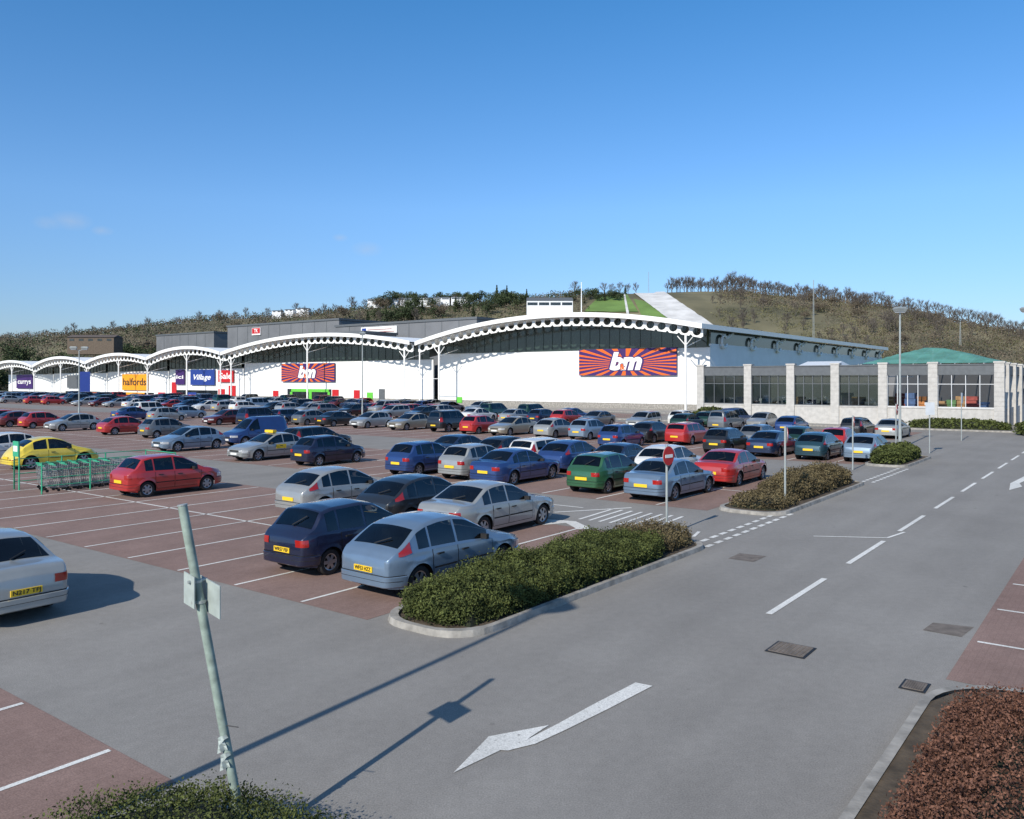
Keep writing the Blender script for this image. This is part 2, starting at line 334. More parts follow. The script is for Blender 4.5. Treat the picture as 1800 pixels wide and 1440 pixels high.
def hedge(a0,a1,b0,b1,h,n,leaf,m,label,name='hedge',base=.1,rough=1.,group=None,sprig=.0,rnd=.45,tap=0,inner=.08,warp=.08):
    t=site(name,label,'hedge',(a0+a1)/2,(b0+b1)/2,group);la=a1-a0;lb=b1-b0
    def hh(x,y):
        return (h*(1-tap*(x/la+.5))*(1+.10*rough*nz2(x+a0,y+b0)+.07*rough*nz2(x,y,2.6)))
    def exf(x,y): return abs(x)**(6 if la>4 else 4)+abs(y)**3
    u=NR.uniform(-1,1,(n*3,3));pts=[]
    for x,y,z in u:
        ex=exf(x,y)
        if ex>1.08:continue
        X=x*la/2*(1+.03*nz2(y*3,z*3,2));Y=y*lb/2*(1+warp*nz2(x*la,z*2,1.5));top=hh(X,Y)*(1-rnd*max(0,ex-.1))*(1+.06*math.sin(X*9.1+Y*5)*math.cos(Y*8.3))
        zz=(z+1)/2
        zz=1-(1-zz)**1.8 if R.random()<.6 else zz
        if zz<.8 and ex<.55: continue
        pts.append((X,Y,base+zz*top+R.gauss(0,.02)+(abs(R.gauss(0,sprig)) if zz>.9 else 0)))
        if len(pts)>=n:break
    rot_leaves(pts,leaf,'foliage',m,t)
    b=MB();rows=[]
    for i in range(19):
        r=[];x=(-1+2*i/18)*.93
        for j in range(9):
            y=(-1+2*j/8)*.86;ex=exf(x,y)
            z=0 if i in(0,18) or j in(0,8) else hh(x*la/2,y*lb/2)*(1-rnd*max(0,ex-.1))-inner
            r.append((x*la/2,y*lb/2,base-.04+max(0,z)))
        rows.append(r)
    b.grid(rows);b.build('inner_hull',M['hedge_d'],t)  # closed dark hull beneath the leaf layer, no separate branches modelled
    return t
hedge(10.5,18.4,8.95,10.85,.48,100000,.023,M['hedge'],'dense green hedge in the long kerbed island beside the steel blue hatchback',sprig=.07,rough=2.2,tap=.05)
hedge(17.9,20.0,9.1,10.8,.45,10000,.026,M['brownhedge'],'brown twiggy bush at the far tip of the nearest green hedge',sprig=.08,rough=1.8,tap=.3)
hedge(26.2,28.6,9.2,11.0,.36,4500,.035,M['brownhedge'],'low straggly brown shrub at the near end of the second kerbed island',sprig=.05,inner=.15)
hedge(28.4,36.0,9.3,11.0,.66,20000,.036,M['brownhedge'],'clipped brown and olive hedge in the second kerbed island',sprig=.06,rough=1.5,inner=.15)
hedge(44.0,49.8,9.4,10.9,.75,8000,.06,M['hedge'],'small yellow green hedge at the foot of the tall lamp post')
hedge(-.4,4.8,4.85,7.6,.50,70000,.015,M['hedge'],'green hedge at the bottom edge around the foot of the leaning sign post',sprig=.05,rough=1.5)
hedge(6.2,12.6,-5.0,1.85,.36,140000,.018,M['redhedge'],'russet leaved hedge in the corner bed at lower right',sprig=.035,rough=.7,rnd=.3,warp=.012)
hedge(78.6,80.2,8.5,16,.8,6000,.1,M['hedge'],'low green planting in front of the garden centre block wall')
hedge(74,78,2.0,7.5,1.1,7000,.12,M['hedge'],'green bushes right of the garden centre corner')
hedge(78.3,80.3,33,36.5,1.3,4000,.1,M['hedge'],'dark green shrubs against the left end of the garden centre wall')
hedge(84.5,90,2.5,7.2,3.2,9000,.14,M['ever'],'tall dark evergreen bush at the right picture edge')
# ---------------- cars
TY={
'hatch':dict(L=4.12,W=1.70,top=[(0,.64),(.1,.73),(.5,.83),(.95,.91),(1.1,.95),(1.9,1.36),(2.25,1.42),(2.7,1.42),(3.1,1.37),(3.4,1.28),(3.86,.98),(4.04,.91),(4.12,.80)],belt=[(0,.60),(1.1,.84),(2.5,.88),(4.1,.93)],ws=(1.1,1.86),rw=(3.38,3.85),win=[(1.32,2.26),(2.34,3.05),(3.12,3.42)],wh=(.82,3.42,.31),tall=1,word='hatchback'),
'small':dict(L=3.78,W=1.65,top=[(0,.66),(.08,.77),(.5,.88),(.82,.94),(.9,.97),(1.62,1.38),(2.0,1.45),(2.9,1.43),(3.25,1.36),(3.52,1.02),(3.7,.95),(3.78,.84)],belt=[(0,.60),(.9,.86),(2.2,.89),(3.78,.95)],ws=(.9,1.6),rw=(3.24,3.52),win=[(1.1,2.02),(2.1,2.82),(2.89,3.18)],wh=(.72,3.14,.29),tall=0,word='small hatchback'),
'saloon':dict(L=4.55,W=1.74,top=[(0,.62),(.1,.71),(.6,.82),(1.2,.90),(1.3,.94),(2.1,1.33),(2.5,1.39),(3.0,1.37),(3.3,1.31),(3.9,1.0),(4.0,.98),(4.42,.96),(4.52,.89),(4.55,.80)],belt=[(0,.58),(1.2,.82),(2.5,.86),(4.55,.91)],ws=(1.3,2.06),rw=(3.32,3.9),win=[(1.52,2.46),(2.54,3.2),(3.26,3.55)],wh=(.85,3.6,.31),tall=0,word='saloon'),
'estate':dict(L=4.5,W=1.72,top=[(0,.64),(.1,.73),(.6,.84),(1.15,.92),(1.25,.96),(2.0,1.37),(2.4,1.43),(3.6,1.42),(4.05,1.38),(4.2,1.3),(4.38,1.03),(4.46,.97),(4.5,.86)],belt=[(0,.60),(1.2,.85),(2.5,.88),(4.5,.94)],ws=(1.25,1.98),rw=(4.16,4.37),win=[(1.45,2.33),(2.41,3.18),(3.26,4.0)],wh=(.83,3.55,.31),tall=1,word='estate car'),
'offroad':dict(L=4.4,W=1.82,top=[(0,.88),(.06,1.0),(.6,1.07),(1.15,1.1),(1.25,1.14),(1.75,1.68),(2.0,1.75),(4.0,1.74),(4.2,1.66),(4.32,1.2),(4.36,1.12),(4.4,1.0)],belt=[(0,.85),(1.2,1.05),(4.4,1.12)],ws=(1.25,1.74),rw=(4.2,4.31),win=[(1.45,2.25),(2.33,3.1),(3.18,4.02)],wh=(.85,3.5,.36),tall=1,word='tall jeep'),
'van':dict(L=4.25,W=1.72,top=[(0,.7),(.1,.84),(.8,1.0),(.9,1.05),(1.6,1.66),(1.95,1.82),(4.0,1.82),(4.15,1.76),(4.22,1.5),(4.25,1.2)],belt=[(0,.66),(1.0,.95),(4.25,1.0)],ws=(.92,1.6),rw=None,win=[(1.15,1.95)],wh=(.78,3.35,.31),tall=0,word='panel van'),
'beetle':dict(L=4.0,W=1.70,top=[(0,.48),(.08,.62),(.4,.83),(.9,.96),(1.15,1.03),(1.75,1.37),(2.1,1.47),(2.5,1.48),(3.0,1.38),(3.4,1.17),(3.72,.92),(3.93,.7),(4.0,.5)],belt=[(0,.46),(.4,.75),(1.1,.9),(3.2,.92),(4.0,.5)],ws=(1.15,1.72),rw=(3.05,3.5),win=[(1.35,2.4),(2.5,3.1)],wh=(.78,3.25,.33),tall=0,word='rounded hatchback'),
}
def make_type(k):
    T=TY[k];L=T['L'];Wd=T['W']/2;tx,tz=zip(*T['top']);bx,bz=zip(*T['belt']);x1,x2,r=T['wh'];ra=r+.05
    def zt(x): return sum(np.interp(min(max(x+d,0),L),tx,tz) for d in(-.06,-.03,0,.03,.06))/5
    def belt(x): return min(np.interp(x,bx,bz),zt(x)-.012)
    def plan(x):
        p=1.
        if x<.7:p-=.26*(1-x/.7)**2.3
        if x>L-.6:p-=.19*(1-(L-x)/.6)**2.3
        return p
    base=.34 if k=='offroad' else .2
    def zb(x):
        z=base+.05*max(0,1-x/.4)+.06*max(0,1-(L-x)/.4)
        for c in(x1,x2):
            if abs(x-c)<ra: z=max(z,r+math.sqrt(ra*ra-(x-c)**2))
        return z
    def hw(x,z): 
        t=(z-.58)/.4; y=Wd*plan(x)*(1-.06*t*t)
        y+=.012*math.exp(-((z-.74)/.035)**2)
        for c in(x1,x2):
            dd=math.hypot(x-c,z-r); 
            if dd<ra+.1: y+=.022*max(0,1-abs(dd-ra)/.1)
        return y
    def gw(x,z): 
        b=belt(x)
        if z<=b:return hw(x,z)
        q=z-b;return hw(x,b)-.02*min(1,q/.04)-q*.27-.16*q*q
    def P3(x,y,z):return (L/2-x,y,z)
    def sec(x):
        b=belt(x);z0=zb(x);t=zt(x);o=[]
        for i in range(9):
            z=z0+(b-z0)*i/8;o.append((hw(x,z),z))
        g=t-b
        for f in(.1,.4,.7,.9): o.append((gw(x,b+g*f),b+g*f))
        wt=gw(x,t);cr=.025+.02*min(1,g/.4)
        o.append((wt-.035,t+.0))
        for f in(.9,.6,.3,0): o.append(((wt-.035)*f,t+cr*(1-f*f)))
        return o
    xs=set(np.linspace(0,L,58).round(4))
    for c in(x1,x2):
        for i in range(17): xs.add(round(c+ra*math.cos(PI*i/16),4))
        xs.add(round(c-ra-.004,4));xs.add(round(c+ra+.004,4))
    for p_ in list(T['win'])+[T['ws']]+([T['rw']] if T['rw'] else []): xs|={round(p_[0],4),round(p_[1],4)}
    xs|={.02,.06,round(L-.02,4),round(L-.06,4)};xs=sorted(xs)
    m=MB();secs=[sec(x) for x in xs]
    def ring(x,s,sc,off):
        return (x+off,[(y*sc,.5+(z-.5)*(sc-.03)) for y,z in s])
    allr=[ring(0,secs[0],.9,-.05),ring(0,secs[0],.975,-.025)]+list(zip(xs,secs))+[ring(L,secs[-1],.975,.02),ring(L,secs[-1],.9,.04)]
    rows=[[P3(x,y,z) for y,z in s]+[P3(x,-y,z) for y,z in s[::-1][1:]] for x,s in allr]
    XX=[x for x,s in allr]
    def skip(i,j):
        xm=(XX[i]+XX[i+1])/2;jj=j if j<=16 else 33-j
        if jj in(9,10,11): return any(a<xm<b for a,b in T['win'])
        if jj in(14,15,16): return T['ws'][0]<xm<T['ws'][1] or (T['rw'] is not None and T['rw'][0]<xm<T['rw'][1])
        return False
    m.grid(rows,skip=skip);m.poly(rows[0]);m.poly(rows[-1][::-1])
    body=m.mesh('body',P['silver'],smooth=True)
    def side(xa,xb,f0,f1,off,sg,nx=12,nz=5,rake=0):
        g=[]
        for i in range(nx+1):
            x=xa+(xb-xa)*i/nx;lo=f0(x);hi=max(lo,f1(x));row=[]
            for j in range(nz+1):
                z=lo+(hi-lo)*j/nz;xx=x+rake*(z-lo);row.append(P3(xx,sg*(gw(xx,z)+off),z))
            g.append(row)
        return MB().grid(g,flip=(sg<0))
    def top(xa,xb,f,off,nx=8,ny=8):
        g=[]
        for i in range(nx+1):
            x=xa+(xb-xa)*i/nx;t=zt(x);sl=(zt(x+.02)-zt(x-.02))/.04;nn=math.hypot(sl,1);wt=gw(x,t)-.035;cr=.025+.02*min(1,(t-belt(x))/.4);row=[]
            for j in range(ny+1):
                q=(-1+2*j/ny)*f;row.append(P3(x-sl/nn*off,q*wt,t+cr*(1-q*q)+off/nn))
            g.append(row)
        return MB().grid(g)
    parts=[]
    G0=M['glass']
    parts.append(('windscreen',top(*T['ws'],.91,.006).mesh('windscreen',G0,True),None,()))
    if T['rw']:parts.append(('rear_window',top(*T['rw'],.91,.006).mesh('rear_window',G0,True),None,()))
    for sg in(1,-1):
        for (xa,xb) in T['win']:
            parts.append(('side_window',side(xa-.005,xb+.005,lambda x:belt(x)+.08*(zt(x)-belt(x)),lambda x:belt(x)+.91*(zt(x)-belt(x)),.004,sg).mesh('side_window',G0,True),None,()))
    ub=MB().box(-L/2+.3,L/2-.3,-Wd+.24,Wd-.24,base-.02,.60);ub.box(L/2-T['ws'][0]-.35,L/2-T['ws'][0]-.02,-Wd+.2,Wd-.2,.58,.82)
    uu=ub.mesh('underbody',M['under'])
    parts.append(('underbody',uu,None,()))
    ww=.19;ty=MB();n=20;prof=[(r-.1,-ww/2),(r-.02,-ww/2),(r,-ww/2+.03),(r,ww/2-.03),(r-.02,ww/2),(r-.1,ww/2),(r-.13,.03)]
    ty.grid([[(q*math.cos(2*PI*i/n),y,q*math.sin(2*PI*i/n)) for q,y in prof] for i in range(n+1)])
    tyre=ty.mesh('wheel',M['rubber'],True)
    ri=MB();q=r-.095
    ri.add([(q*math.cos(2*PI*i/n),.045,q*math.sin(2*PI*i/n)) for i in range(n)],[tuple(range(n))],1)
    for i in range(n):
        t0,t1=2*PI*i/n,2*PI*(i+1)/n
        ri.add([(q*math.cos(t0),.09,q*math.sin(t0)),(q*math.cos(t1),.09,q*math.sin(t1)),((q-.03)*math.cos(t1),.075,(q-.03)*math.sin(t1)),((q-.03)*math.cos(t0),.075,(q-.03)*math.sin(t0))],[(0,1,2,3)])
    for i in range(6):
        t=2*PI*i/6;c,s_=math.cos(t),math.sin(t);e1=.035
        ri.add([(-s_*e1,.085,c*e1),(s_*e1,.085,-c*e1),(q*c+s_*e1*1.2,.072,q*s_-c*e1*1.2),(q*c-s_*e1*1.2,.072,q*s_+c*e1*1.2)],[(0,1,2,3)])
    ri.tube((0,.05,0),(0,.09,0),.06,n=10)
    rim=ri.mesh('rim',[M['alloy'],M['under']])
    for c in(x1,x2):
        for sg in(1,-1):
            parts.append(('wheel',tyre,(L/2-c,sg*(Wd-.115),r,0 if sg>0 else PI),(('rim',rim),)))
    lod2=len(parts)
    zs=.18 if k=='offroad' else 0
    def seat(x,y,w_):
        s=MB();s.add([(x-.1,y-w_,.55),(x-.1,y+w_,.55),(x+.06,y+w_,.55),(x+.06,y-w_,.55),(x-.26,y-w_*.85,1.04+zs),(x-.26,y+w_*.85,1.04+zs),(x-.17,y+w_*.85,1.04+zs),(x-.17,y-w_*.85,1.04+zs)],[(0,1,5,4),(1,2,6,5),(2,3,7,6),(3,0,4,7),(4,5,6,7)])
        for hy in((y,) if w_<.4 else (y-.33,y+.33)): s.box(x-.29,x-.2,hy-.12,hy+.12,1.06+zs,1.19+zs)
        s.box(x-.1,x+.4,y-w_,y+w_,.56,.66);return s.mesh('seat',M['seat'])
    xf=L/2-(T['win'][0][1]-.15)
    parts.append(('seat',seat(xf,.34,.22),None,()));parts.append(('seat',seat(xf,-.34,.22),None,()))
    if len(T['win'])>1: parts.append(('seat',seat(xf-.85,0,.55),None,()))
    def lampm(xe,z0,z1,back,inn,front):
        res=[]
        for sg in(1,-1):
            g=[]
            for i in range(4):
                z=z0+(z1-z0)*i/3;o=.012
                h0=hw(xe,z);s1=-1 if front else 1
                xin=xe+s1*.052;row=[(xin,h0*inn),(xin,h0*.86),(xe+s1*.034,h0*.955+.004),(xe,h0+o)]
                for q in(.33,.66,1): 
                    xx=xe-s1*back*q;row.append((xx,gw(xx,min(z,9))+o*(1-.7*q)))
                g.append([P3(x,sg*y,z) for x,y in row])
            res.append(MB().grid(g))
        return res
    def wrap(xe,z0,z1,back,front,off,mi=0,mb=None):
        g=[];s1=-1 if front else 1
        for z in(z0,z0+.02,(z0+z1)/2,z1-.015,z1):
            o=off if z0<z<z1 else .0
            h0=hw(xe,z);hf=[(xe-s1*back*q,gw(xe-s1*back*q,z)+o*min(1,(1-q)*6)) for q in(1,.8,.5,.25)]+[(xe,h0+o),(xe+s1*(.034+o*.6),h0*.955+o*.5),(xe+s1*(.052+o),h0*.86),(xe+s1*(.055+o),h0*.4)]
            row=hf+[(x,-y) for x,y in hf[::-1]]
            g.append([P3(x,y,z) for x,y in row])
        return (mb or MB()).grid(g,mi)
    hz=zt(0)-.02
    for b_ in lampm(0,hz-.14,hz-.01,.26,.58,True): parts.append(('headlight',b_.mesh('headlight',M['lamp'],True),None,()))
    tz1=zt(L)-.03
    if not T['tall']:
        for b_ in lampm(L,tz1-.15,tz1,.10,.68,False): parts.append(('tail_light',b_.mesh('tail_light',M['tail'],True),None,()))
    if T['tall']:
        xr=T['rw'][1];xw=T['win'][-1][1]
        for sg in(1,-1):
            parts.append(('tail_light',side(max(xw+.12,xr-.22),xr+.09,lambda x:.86+.2*max(0,xr-x),lambda x:min(zt(x)-.015,1.24),.012,sg,8,5).mesh('tail_light',M['tail'],True),None,()))
    parts.append(('number_plate',MB().box(-L/2-.062,-L/2-.03,-.26,.26,.53,.64).mesh('number_plate',M['plate_y']),None,()))
    parts.append(('number_plate',MB().box(L/2+.05,L/2+.085,-.26,.26,.36,.47).mesh('number_plate',M['plate_w']),None,()))
    parts.append(('grille',MB().box(L/2+.02,L/2+.056,-.4,.4,.52,.6).mesh('grille',M['black']),None,()))
    parts.append(('lower_intake',MB().box(L/2+.05,L/2+.083,-.45,.45,.27,.335).mesh('lower_intake',M['black']),None,()))
    lod1=len(parts)
    bo=.12 if k=='offroad' else 0
    for fr,xe in((True,0),(False,L)):
        mb=wrap(xe,.27+bo,.49+bo,.36,fr,.024);wrap(xe,.485+bo,.505+bo,.34,fr,.006,1,mb);wrap(xe,.375+bo,.41+bo,.3,fr,.032,1,mb)
        parts.append(('bumper',mb.mesh('bumper',[P['silver'],M['black']],True),None,()))
    if T['rw']:
        xr=T['rw'][1]
        wp=MB().tube((L/2-xr-.02,0,zt(xr)+.05),(L/2-xr+.14,-.32,zt(xr-.16)+.065),.012,n=5);parts.append(('rear_wiper',wp.mesh('rear_wiper',M['black']),None,()))
    ws0=T['ws'][0]
    wp=MB().tube((L/2-ws0-.02,.35,zt(ws0)+.05),(L/2-ws0-.14,-.2,zt(ws0+.14)+.06),.012,n=5).tube((L/2-ws0-.02,-.1,zt(ws0)+.05),(L/2-ws0-.14,-.6,zt(ws0+.14)+.045),.012,n=5);parts.append(('wiper',wp.mesh('wiper',M['black']),None,()))
    for sg in(1,-1):
        xm=T['ws'][0]+.42
        mb=MB();y0=gw(xm,belt(xm)+.03)
        mb.box(L/2-xm-.02,L/2-xm+.06,min(sg*y0,sg*(y0+.17)),max(sg*y0,sg*(y0+.17)),belt(xm)+.02,belt(xm)+.13)
        parts.append(('wing_mirror',mb.mesh('wing_mirror',M['black'],True),None,()))
        drs=[(T['win'][0][0]-.12,T['win'][0][1]+.04)]
        if len(T['win'])>1 and k!='beetle': drs.append((drs[0][1]+.02,min(T['win'][1][1],x2-.02)))
        for (xa,xb) in drs:
            lo=lambda x:max(base+.1,zb(x)+.06);hi=lambda x:belt(x)-.01
            d_=side(xa,xb,lo,hi,.007,sg,12,8);u_=side(xa-.016,xb+.016,lambda x:lo(x)-.015,hi,.003,sg,12,8)
            d_.m=[0]*len(d_.f);d_.add(u_.v,u_.f,1)
            s2=side(xa+.02,xb-.02,lambda x:.5,lambda x:.535,.013,sg);d_.add(s2.v,s2.f,1)
            zh=belt(xb)-.13;hx=xb-.2;yy=hw(hx,zh)
            hb=MB().box(L/2-hx-.09,L/2-hx+.09,min(sg*yy,sg*(yy+.035)),max(sg*yy,sg*(yy+.035)),zh,zh+.03).mesh('handle',M['black'])
            parts.append(('door',d_.mesh('door',[P['silver'],M['under']],True),None,(('handle',hb),)))
    T.update(body=body,parts=parts,lod1=lod1,lod2=lod2)
for k in TY: make_type(k)
def put_car(k,col,loc,rz,label,group,lod=0,cat='car'):
    T=TY[k];name='delivery_van' if k=='van' else 'parked_car'
    t=thing(name,label,'van' if k=='van' else cat,loc,rz,group)
    def pmat(o):
        o.material_slots[0].link='OBJECT';o.material_slots[0].material=P[col]
    pmat(ob('body',T['body'],t))
    n={0:len(T['parts']),1:T['lod1'],2:T['lod2']}[lod]
    for nm,me,tr,kids in T['parts'][:n]:
        o=ob(nm,me,t)
        if tr:o.location=tr[:3];o.rotation_euler=(0,0,tr[3])
        if nm in('door','bumper'):pmat(o)
        if lod<2:
            for kn,km in kids: ob(kn,km,o)
    return t
near='cars in the two nearest parking rows'
def car(a,px,k,col,dr,label,group=near,lod=0,jit=.15,dz=None):
    return put_car(k,col,W(a+R.uniform(-jit,jit),AB(px,a)),ROT+(0 if dr>0 else PI)+R.uniform(-.02,.02),label,group,lod)
t=car(13.3,768,'hatch','steel blue',1,'steel blue five door hatchback parked closest to the camera beside the green hedge',jit=0)
text('WF53 HZZ',.105,M['black'],t,(-TY['hatch']['L']/2-.067,0,.585),'plate_lettering',bold=.01,width=.46)
t=car(13.3,612,'small','navy',1,'navy small hatchback parked left of the steel blue hatchback',jit=0)
text('WR57 FEF',.105,M['black'],t,(-TY['small']['L']/2-.067,0,.585),'plate_lettering',bold=.01,width=.46)
car(18.6,862,'saloon','silver',1,'older silver saloon parked in front of the steel blue hatchback, nose to the right',jit=0)
car(18.4,742,'hatch','black',1,'black hatchback with tall red tail lights between two silver cars',jit=0)
car(18.4,598,'hatch','silver',1,'silver hatchback parked beyond the navy small hatchback',jit=0)
car(17.3,298,'small','red',1,'bright red small hatchback parked alone right of the green trolley bay')
car(18.6,84,'beetle','yellow',1,'bright yellow rounded car behind the green trolley bay')
car(18.8,-2,'hatch','white',-1,'white hatchback cut by the left edge beyond the yellow car')
t=put_car('saloon','pale silver',Vector((-10.38,15.9,0)),ROT+PI/2,'pale silver saloon driving away on the lane at the left edge','moving cars');t.name='moving_car'
text('N217 TFJ',.105,M['black'],t,(-TY['saloon']['L']/2-.067,0,.585),'plate_lettering',bold=.01,width=.46)
ORD=['first','second','third','fourth','fifth','sixth','seventh','eighth','ninth','tenth','eleventh','twelfth']
def ordn(n):
    if n<12:return ORD[n]
    n+=1;return str(n)+('st' if n%10==1 and n%100!=11 else 'nd' if n%10==2 and n%100!=12 else 'rd' if n%10==3 and n%100!=13 else 'th')
def row(a,lst,rname,grp,lod):
    lst=sorted(lst,key=lambda q:-q[0])
    for i,(px,k,col,dr) in enumerate(lst):
        car(a,px,k,col,dr,f"{col} {TY[k]['word']}, {ordn(i)} from right in {rname}",grp,lod,jit=.25)
row(28.3,[(752,'small','blue',1),(836,'small','silver',1),(914,'saloon','blue',1),(1069,'small','green',1),(1183,'saloon','steel blue',1),(583,'small','navy',1),(330,'hatch','light blue',-1)],'the third parking row','cars in the third parking row',0)
t=car(28.0,474,'saloon','silver',-1,'silver taxi with yellow roof sign and yellow door patch in the third parking row','cars in the third parking row')
MB().box(-.12,.12,-.35,.35,1.42,1.56).build('taxi_roof_sign',M['plate_y'],t)
MB().box(-.35,.3,.89,.902,.6,.82).build('door_patch',M['plate_y'],t)
row(33.6,[(1290,'saloon','red',1),(1180,'hatch','white',1),(1098,'saloon','dark blue',1),(1012,'hatch','blue',1),(955,'estate','white',1),(895,'hatch','black',1),(815,'saloon','dark blue',1),(563,'estate','black',1),(448,'van','blue',-1),(290,'small','grey',1),(220,'hatch','red',1),(133,'hatch','silver',-1),(78,'small','red',1),(43,'hatch','dark red',1),(8,'estate','red',1)],'the fourth parking row','cars in the fourth parking row',0)
row(46.8,[(1526,'hatch','light blue',1),(1443,'hatch','teal',1),(1357,'saloon','dark blue',1),(1275,'small','black',1),(1096,'small','blue',1),(397,'estate','dark red',-1),(455,'offroad','navy',1),(290,'small','silver',1),(240,'saloon','blue',1)],'the fifth parking row','cars in the fifth parking row',0)
row(51.8,[(1478,'small','red',1),(1405,'hatch','dark green',1),(1335,'small','grey',1),(1212,'estate','red',1),(1148,'hatch','black',1),(1040,'small','light blue',1),(981,'hatch','silver',1),(901,'saloon','gold',-1),(848,'small','red',1),(790,'offroad','black',1),(721,'saloon','gold',-1),(654,'hatch','silver',-1),(598,'saloon','black',1),(552,'hatch','grey',1),(508,'estate','dark blue',1),(330,'hatch','light blue',1),(270,'offroad','white',1)],'the sixth parking row','cars in the sixth parking row',1)
row(66.5,[(1570,'saloon','silver',1),(1508,'estate','black',1),(1393,'hatch','blue',1),(1275,'offroad','grey',1),(1210,'hatch','dark green',1),(1130,'estate','silver',-1),(1048,'saloon','grey',-1)]
   +[(x,R.choice(['hatch','small','saloon','estate']),R.choice(['dark blue','black','silver','red','grey','white','dark red','blue']),R.choice([1,-1])) for x in (998,955,910,842,742,690,618,575,545,512,480,430,398,362,330,300,272,240,205,180,150,95,65,20)],'the seventh parking row','cars in the seventh parking row',1)
for a,rn,x0,dens in((71.6,'the eighth parking row',1340,.55),(84.8,'the ninth parking row',870,.62),(90,'the row nearest the shops',780,.62)):
    b=AB(x0,a);l=[]
    while True:
        q=W(a,b);px=900+F*q.x/q.y
        if px<-15:break
        if R.random()<dens and not(a<75 and 1040<px<1180): l.append((px,R.choice(['hatch','hatch','small','saloon','estate','offroad']),R.choice(['dark blue','black','black','silver','red','grey','white','dark red','blue','navy','silver','dark green','light blue']),R.choice([1,1,-1])))
        b+=2.5
    row(a,l,rn,'cars in '+rn,2)
# ---------------- trolley bay
TA,TB=16.7,34.0
t=site('trolley_bay','green metal trolley bay with thin rails and small end sign by the yellow car','trolley bay',TA,TB)
for x in(-2.7,-.9,.9,2.7):
    for y in(-1.2,1.2): MB().tube((x,y,0),(x,y,1.2),.03,n=8).build('post',M['green'],t)
for y in(-1.2,1.2):
    for z in(.3,.6,.9,1.18): MB().tube((-2.7,y,z),(2.7,y,z),.018,n=6).build('rail',M['green'],t)
MB().tube((2.7,-1.2,1.18),(2.7,1.2,1.18),.018,n=6).build('rail',M['green'],t)
MB().tube((-2.7,1.2,0),(-2.7,1.2,1.9),.03).tube((-2.7,.75,0),(-2.7,.75,1.9),.03).build('sign_post',M['green'],t)
MB().box(-2.74,-2.7,.72,1.23,1.3,1.9).build('sign_panel',M['green'],t)
MB().box(-2.75,-2.742,.8,1.15,1.5,1.72).build('sign_symbol',M['white'],t)
def trolley_meshes():
    b=MB();rr=.008
    for i in range(9):
        x=-.42+i*.105;b.path([(x,-.26,.95),(x,-.2,.5),(x,.2,.5),(x,.26,.95)],rr,4)
    for z,y in((.95,.26),(.8,.24),(.65,.22),(.5,.2)):
        b.path([(-.42,-y,z),(.42,-y,z),(.42,y,z),(-.42,y,z),(-.42,-y,z)],rr,4)
    ch=MB().path([(-.45,-.24,1.0),(-.35,-.24,.2),(.4,-.18,.14)],.014,5).path([(-.45,.24,1.0),(-.35,.24,.2),(.4,.18,.14)],.014,5)
    hd=MB().tube((-.47,-.27,1.02),(-.47,.27,1.02),.018)
    wm=MB().tube((0,-.015,0),(0,.015,0),.06,n=12)
    return b.mesh('basket',M['galv']),ch.mesh('chassis',M['galv']),hd.mesh('handle',M['green']),wm.mesh('wheel',M['rubber'])
TM=trolley_meshes()
for j,yy in enumerate((-.62,.0,.62)):
    for i in range(7):
        p=W(TA-2.0+i*.42+j*.2,TB+yy)
        tt=thing('shopping_trolley','wire shopping trolley nested in the green trolley bay','shopping trolley',p,ROT,'shopping trolleys nested in the green bay')
        for nm,me in zip(('basket','chassis','handle'),TM): ob(nm,me,tt)
        for x,y in((-.35,.22),(-.35,-.22),(.4,.17),(.4,-.17)): ob('wheel',TM[3],tt).location=(x,y,.06)
# ---------------- street furniture
def lamp_post(p,h,label,double=False,banner=None):
    t=thing('lamp_post',label,'lamp post',p,.3,'lamp posts in the car park')
    MB().tube((0,0,0),(0,0,1.2),.11,.1,12).build('base',M['galv'],t)
    MB().tube((0,0,1.2),(0,0,h-.25),.075,.05,12).build('pole',M['galv'],t)
    for s in((-1,1) if double else (1,)):
        o=.0 if not double else .55*s
        if double: MB().tube((0,0,h-.4),(o,0,h-.2),.03).build('arm',M['galv'],t)
        m=MB();m.add([(o-.28,-.2,h-.25),(o+.28,-.2,h-.25),(o+.28,.2,h-.25),(o-.28,.2,h-.25),(o-.36,-.26,h-.05),(o+.36,-.26,h-.05),(o+.36,.26,h-.05),(o-.36,.26,h-.05),(o-.26,-.2,h+.05),(o+.26,-.2,h+.05),(o+.26,.2,h+.05),(o-.26,.2,h+.05)],
            [(3,2,1,0),(0,1,5,4),(1,2,6,5),(2,3,7,6),(3,0,4,7),(4,5,9,8),(5,6,10,9),(6,7,11,10),(7,4,8,11),(8,9,10,11)])
        m.build('lantern',M['galv'],t)
        MB().box(o-.24,o+.24,-.17,.17,h-.3,h-.252).build('diffuser',M['clothw'],t)
    if banner: MB().box(.08,1.1,-.02,.02,banner,banner+2.2).build('banner',M['blue'],t)
lamp_post(G(1582,789),8.8,'tall lamp post with flat lantern beside the third hedge island at right')
lamp_post(G(637,733),9.8,'slim tall lamp post in front of the left store entrance')
lamp_post(G(139,737),7.9,'lamp post with a blue banner at far left near the shops',True,3.0)
lamp_post(G(1806,789),8.8,'lamp post cut by the right picture edge')
lamp_post(Vector((-6.1,5.0,0)),8.0,'lamp post outside the left of the picture, casting the long shadow')
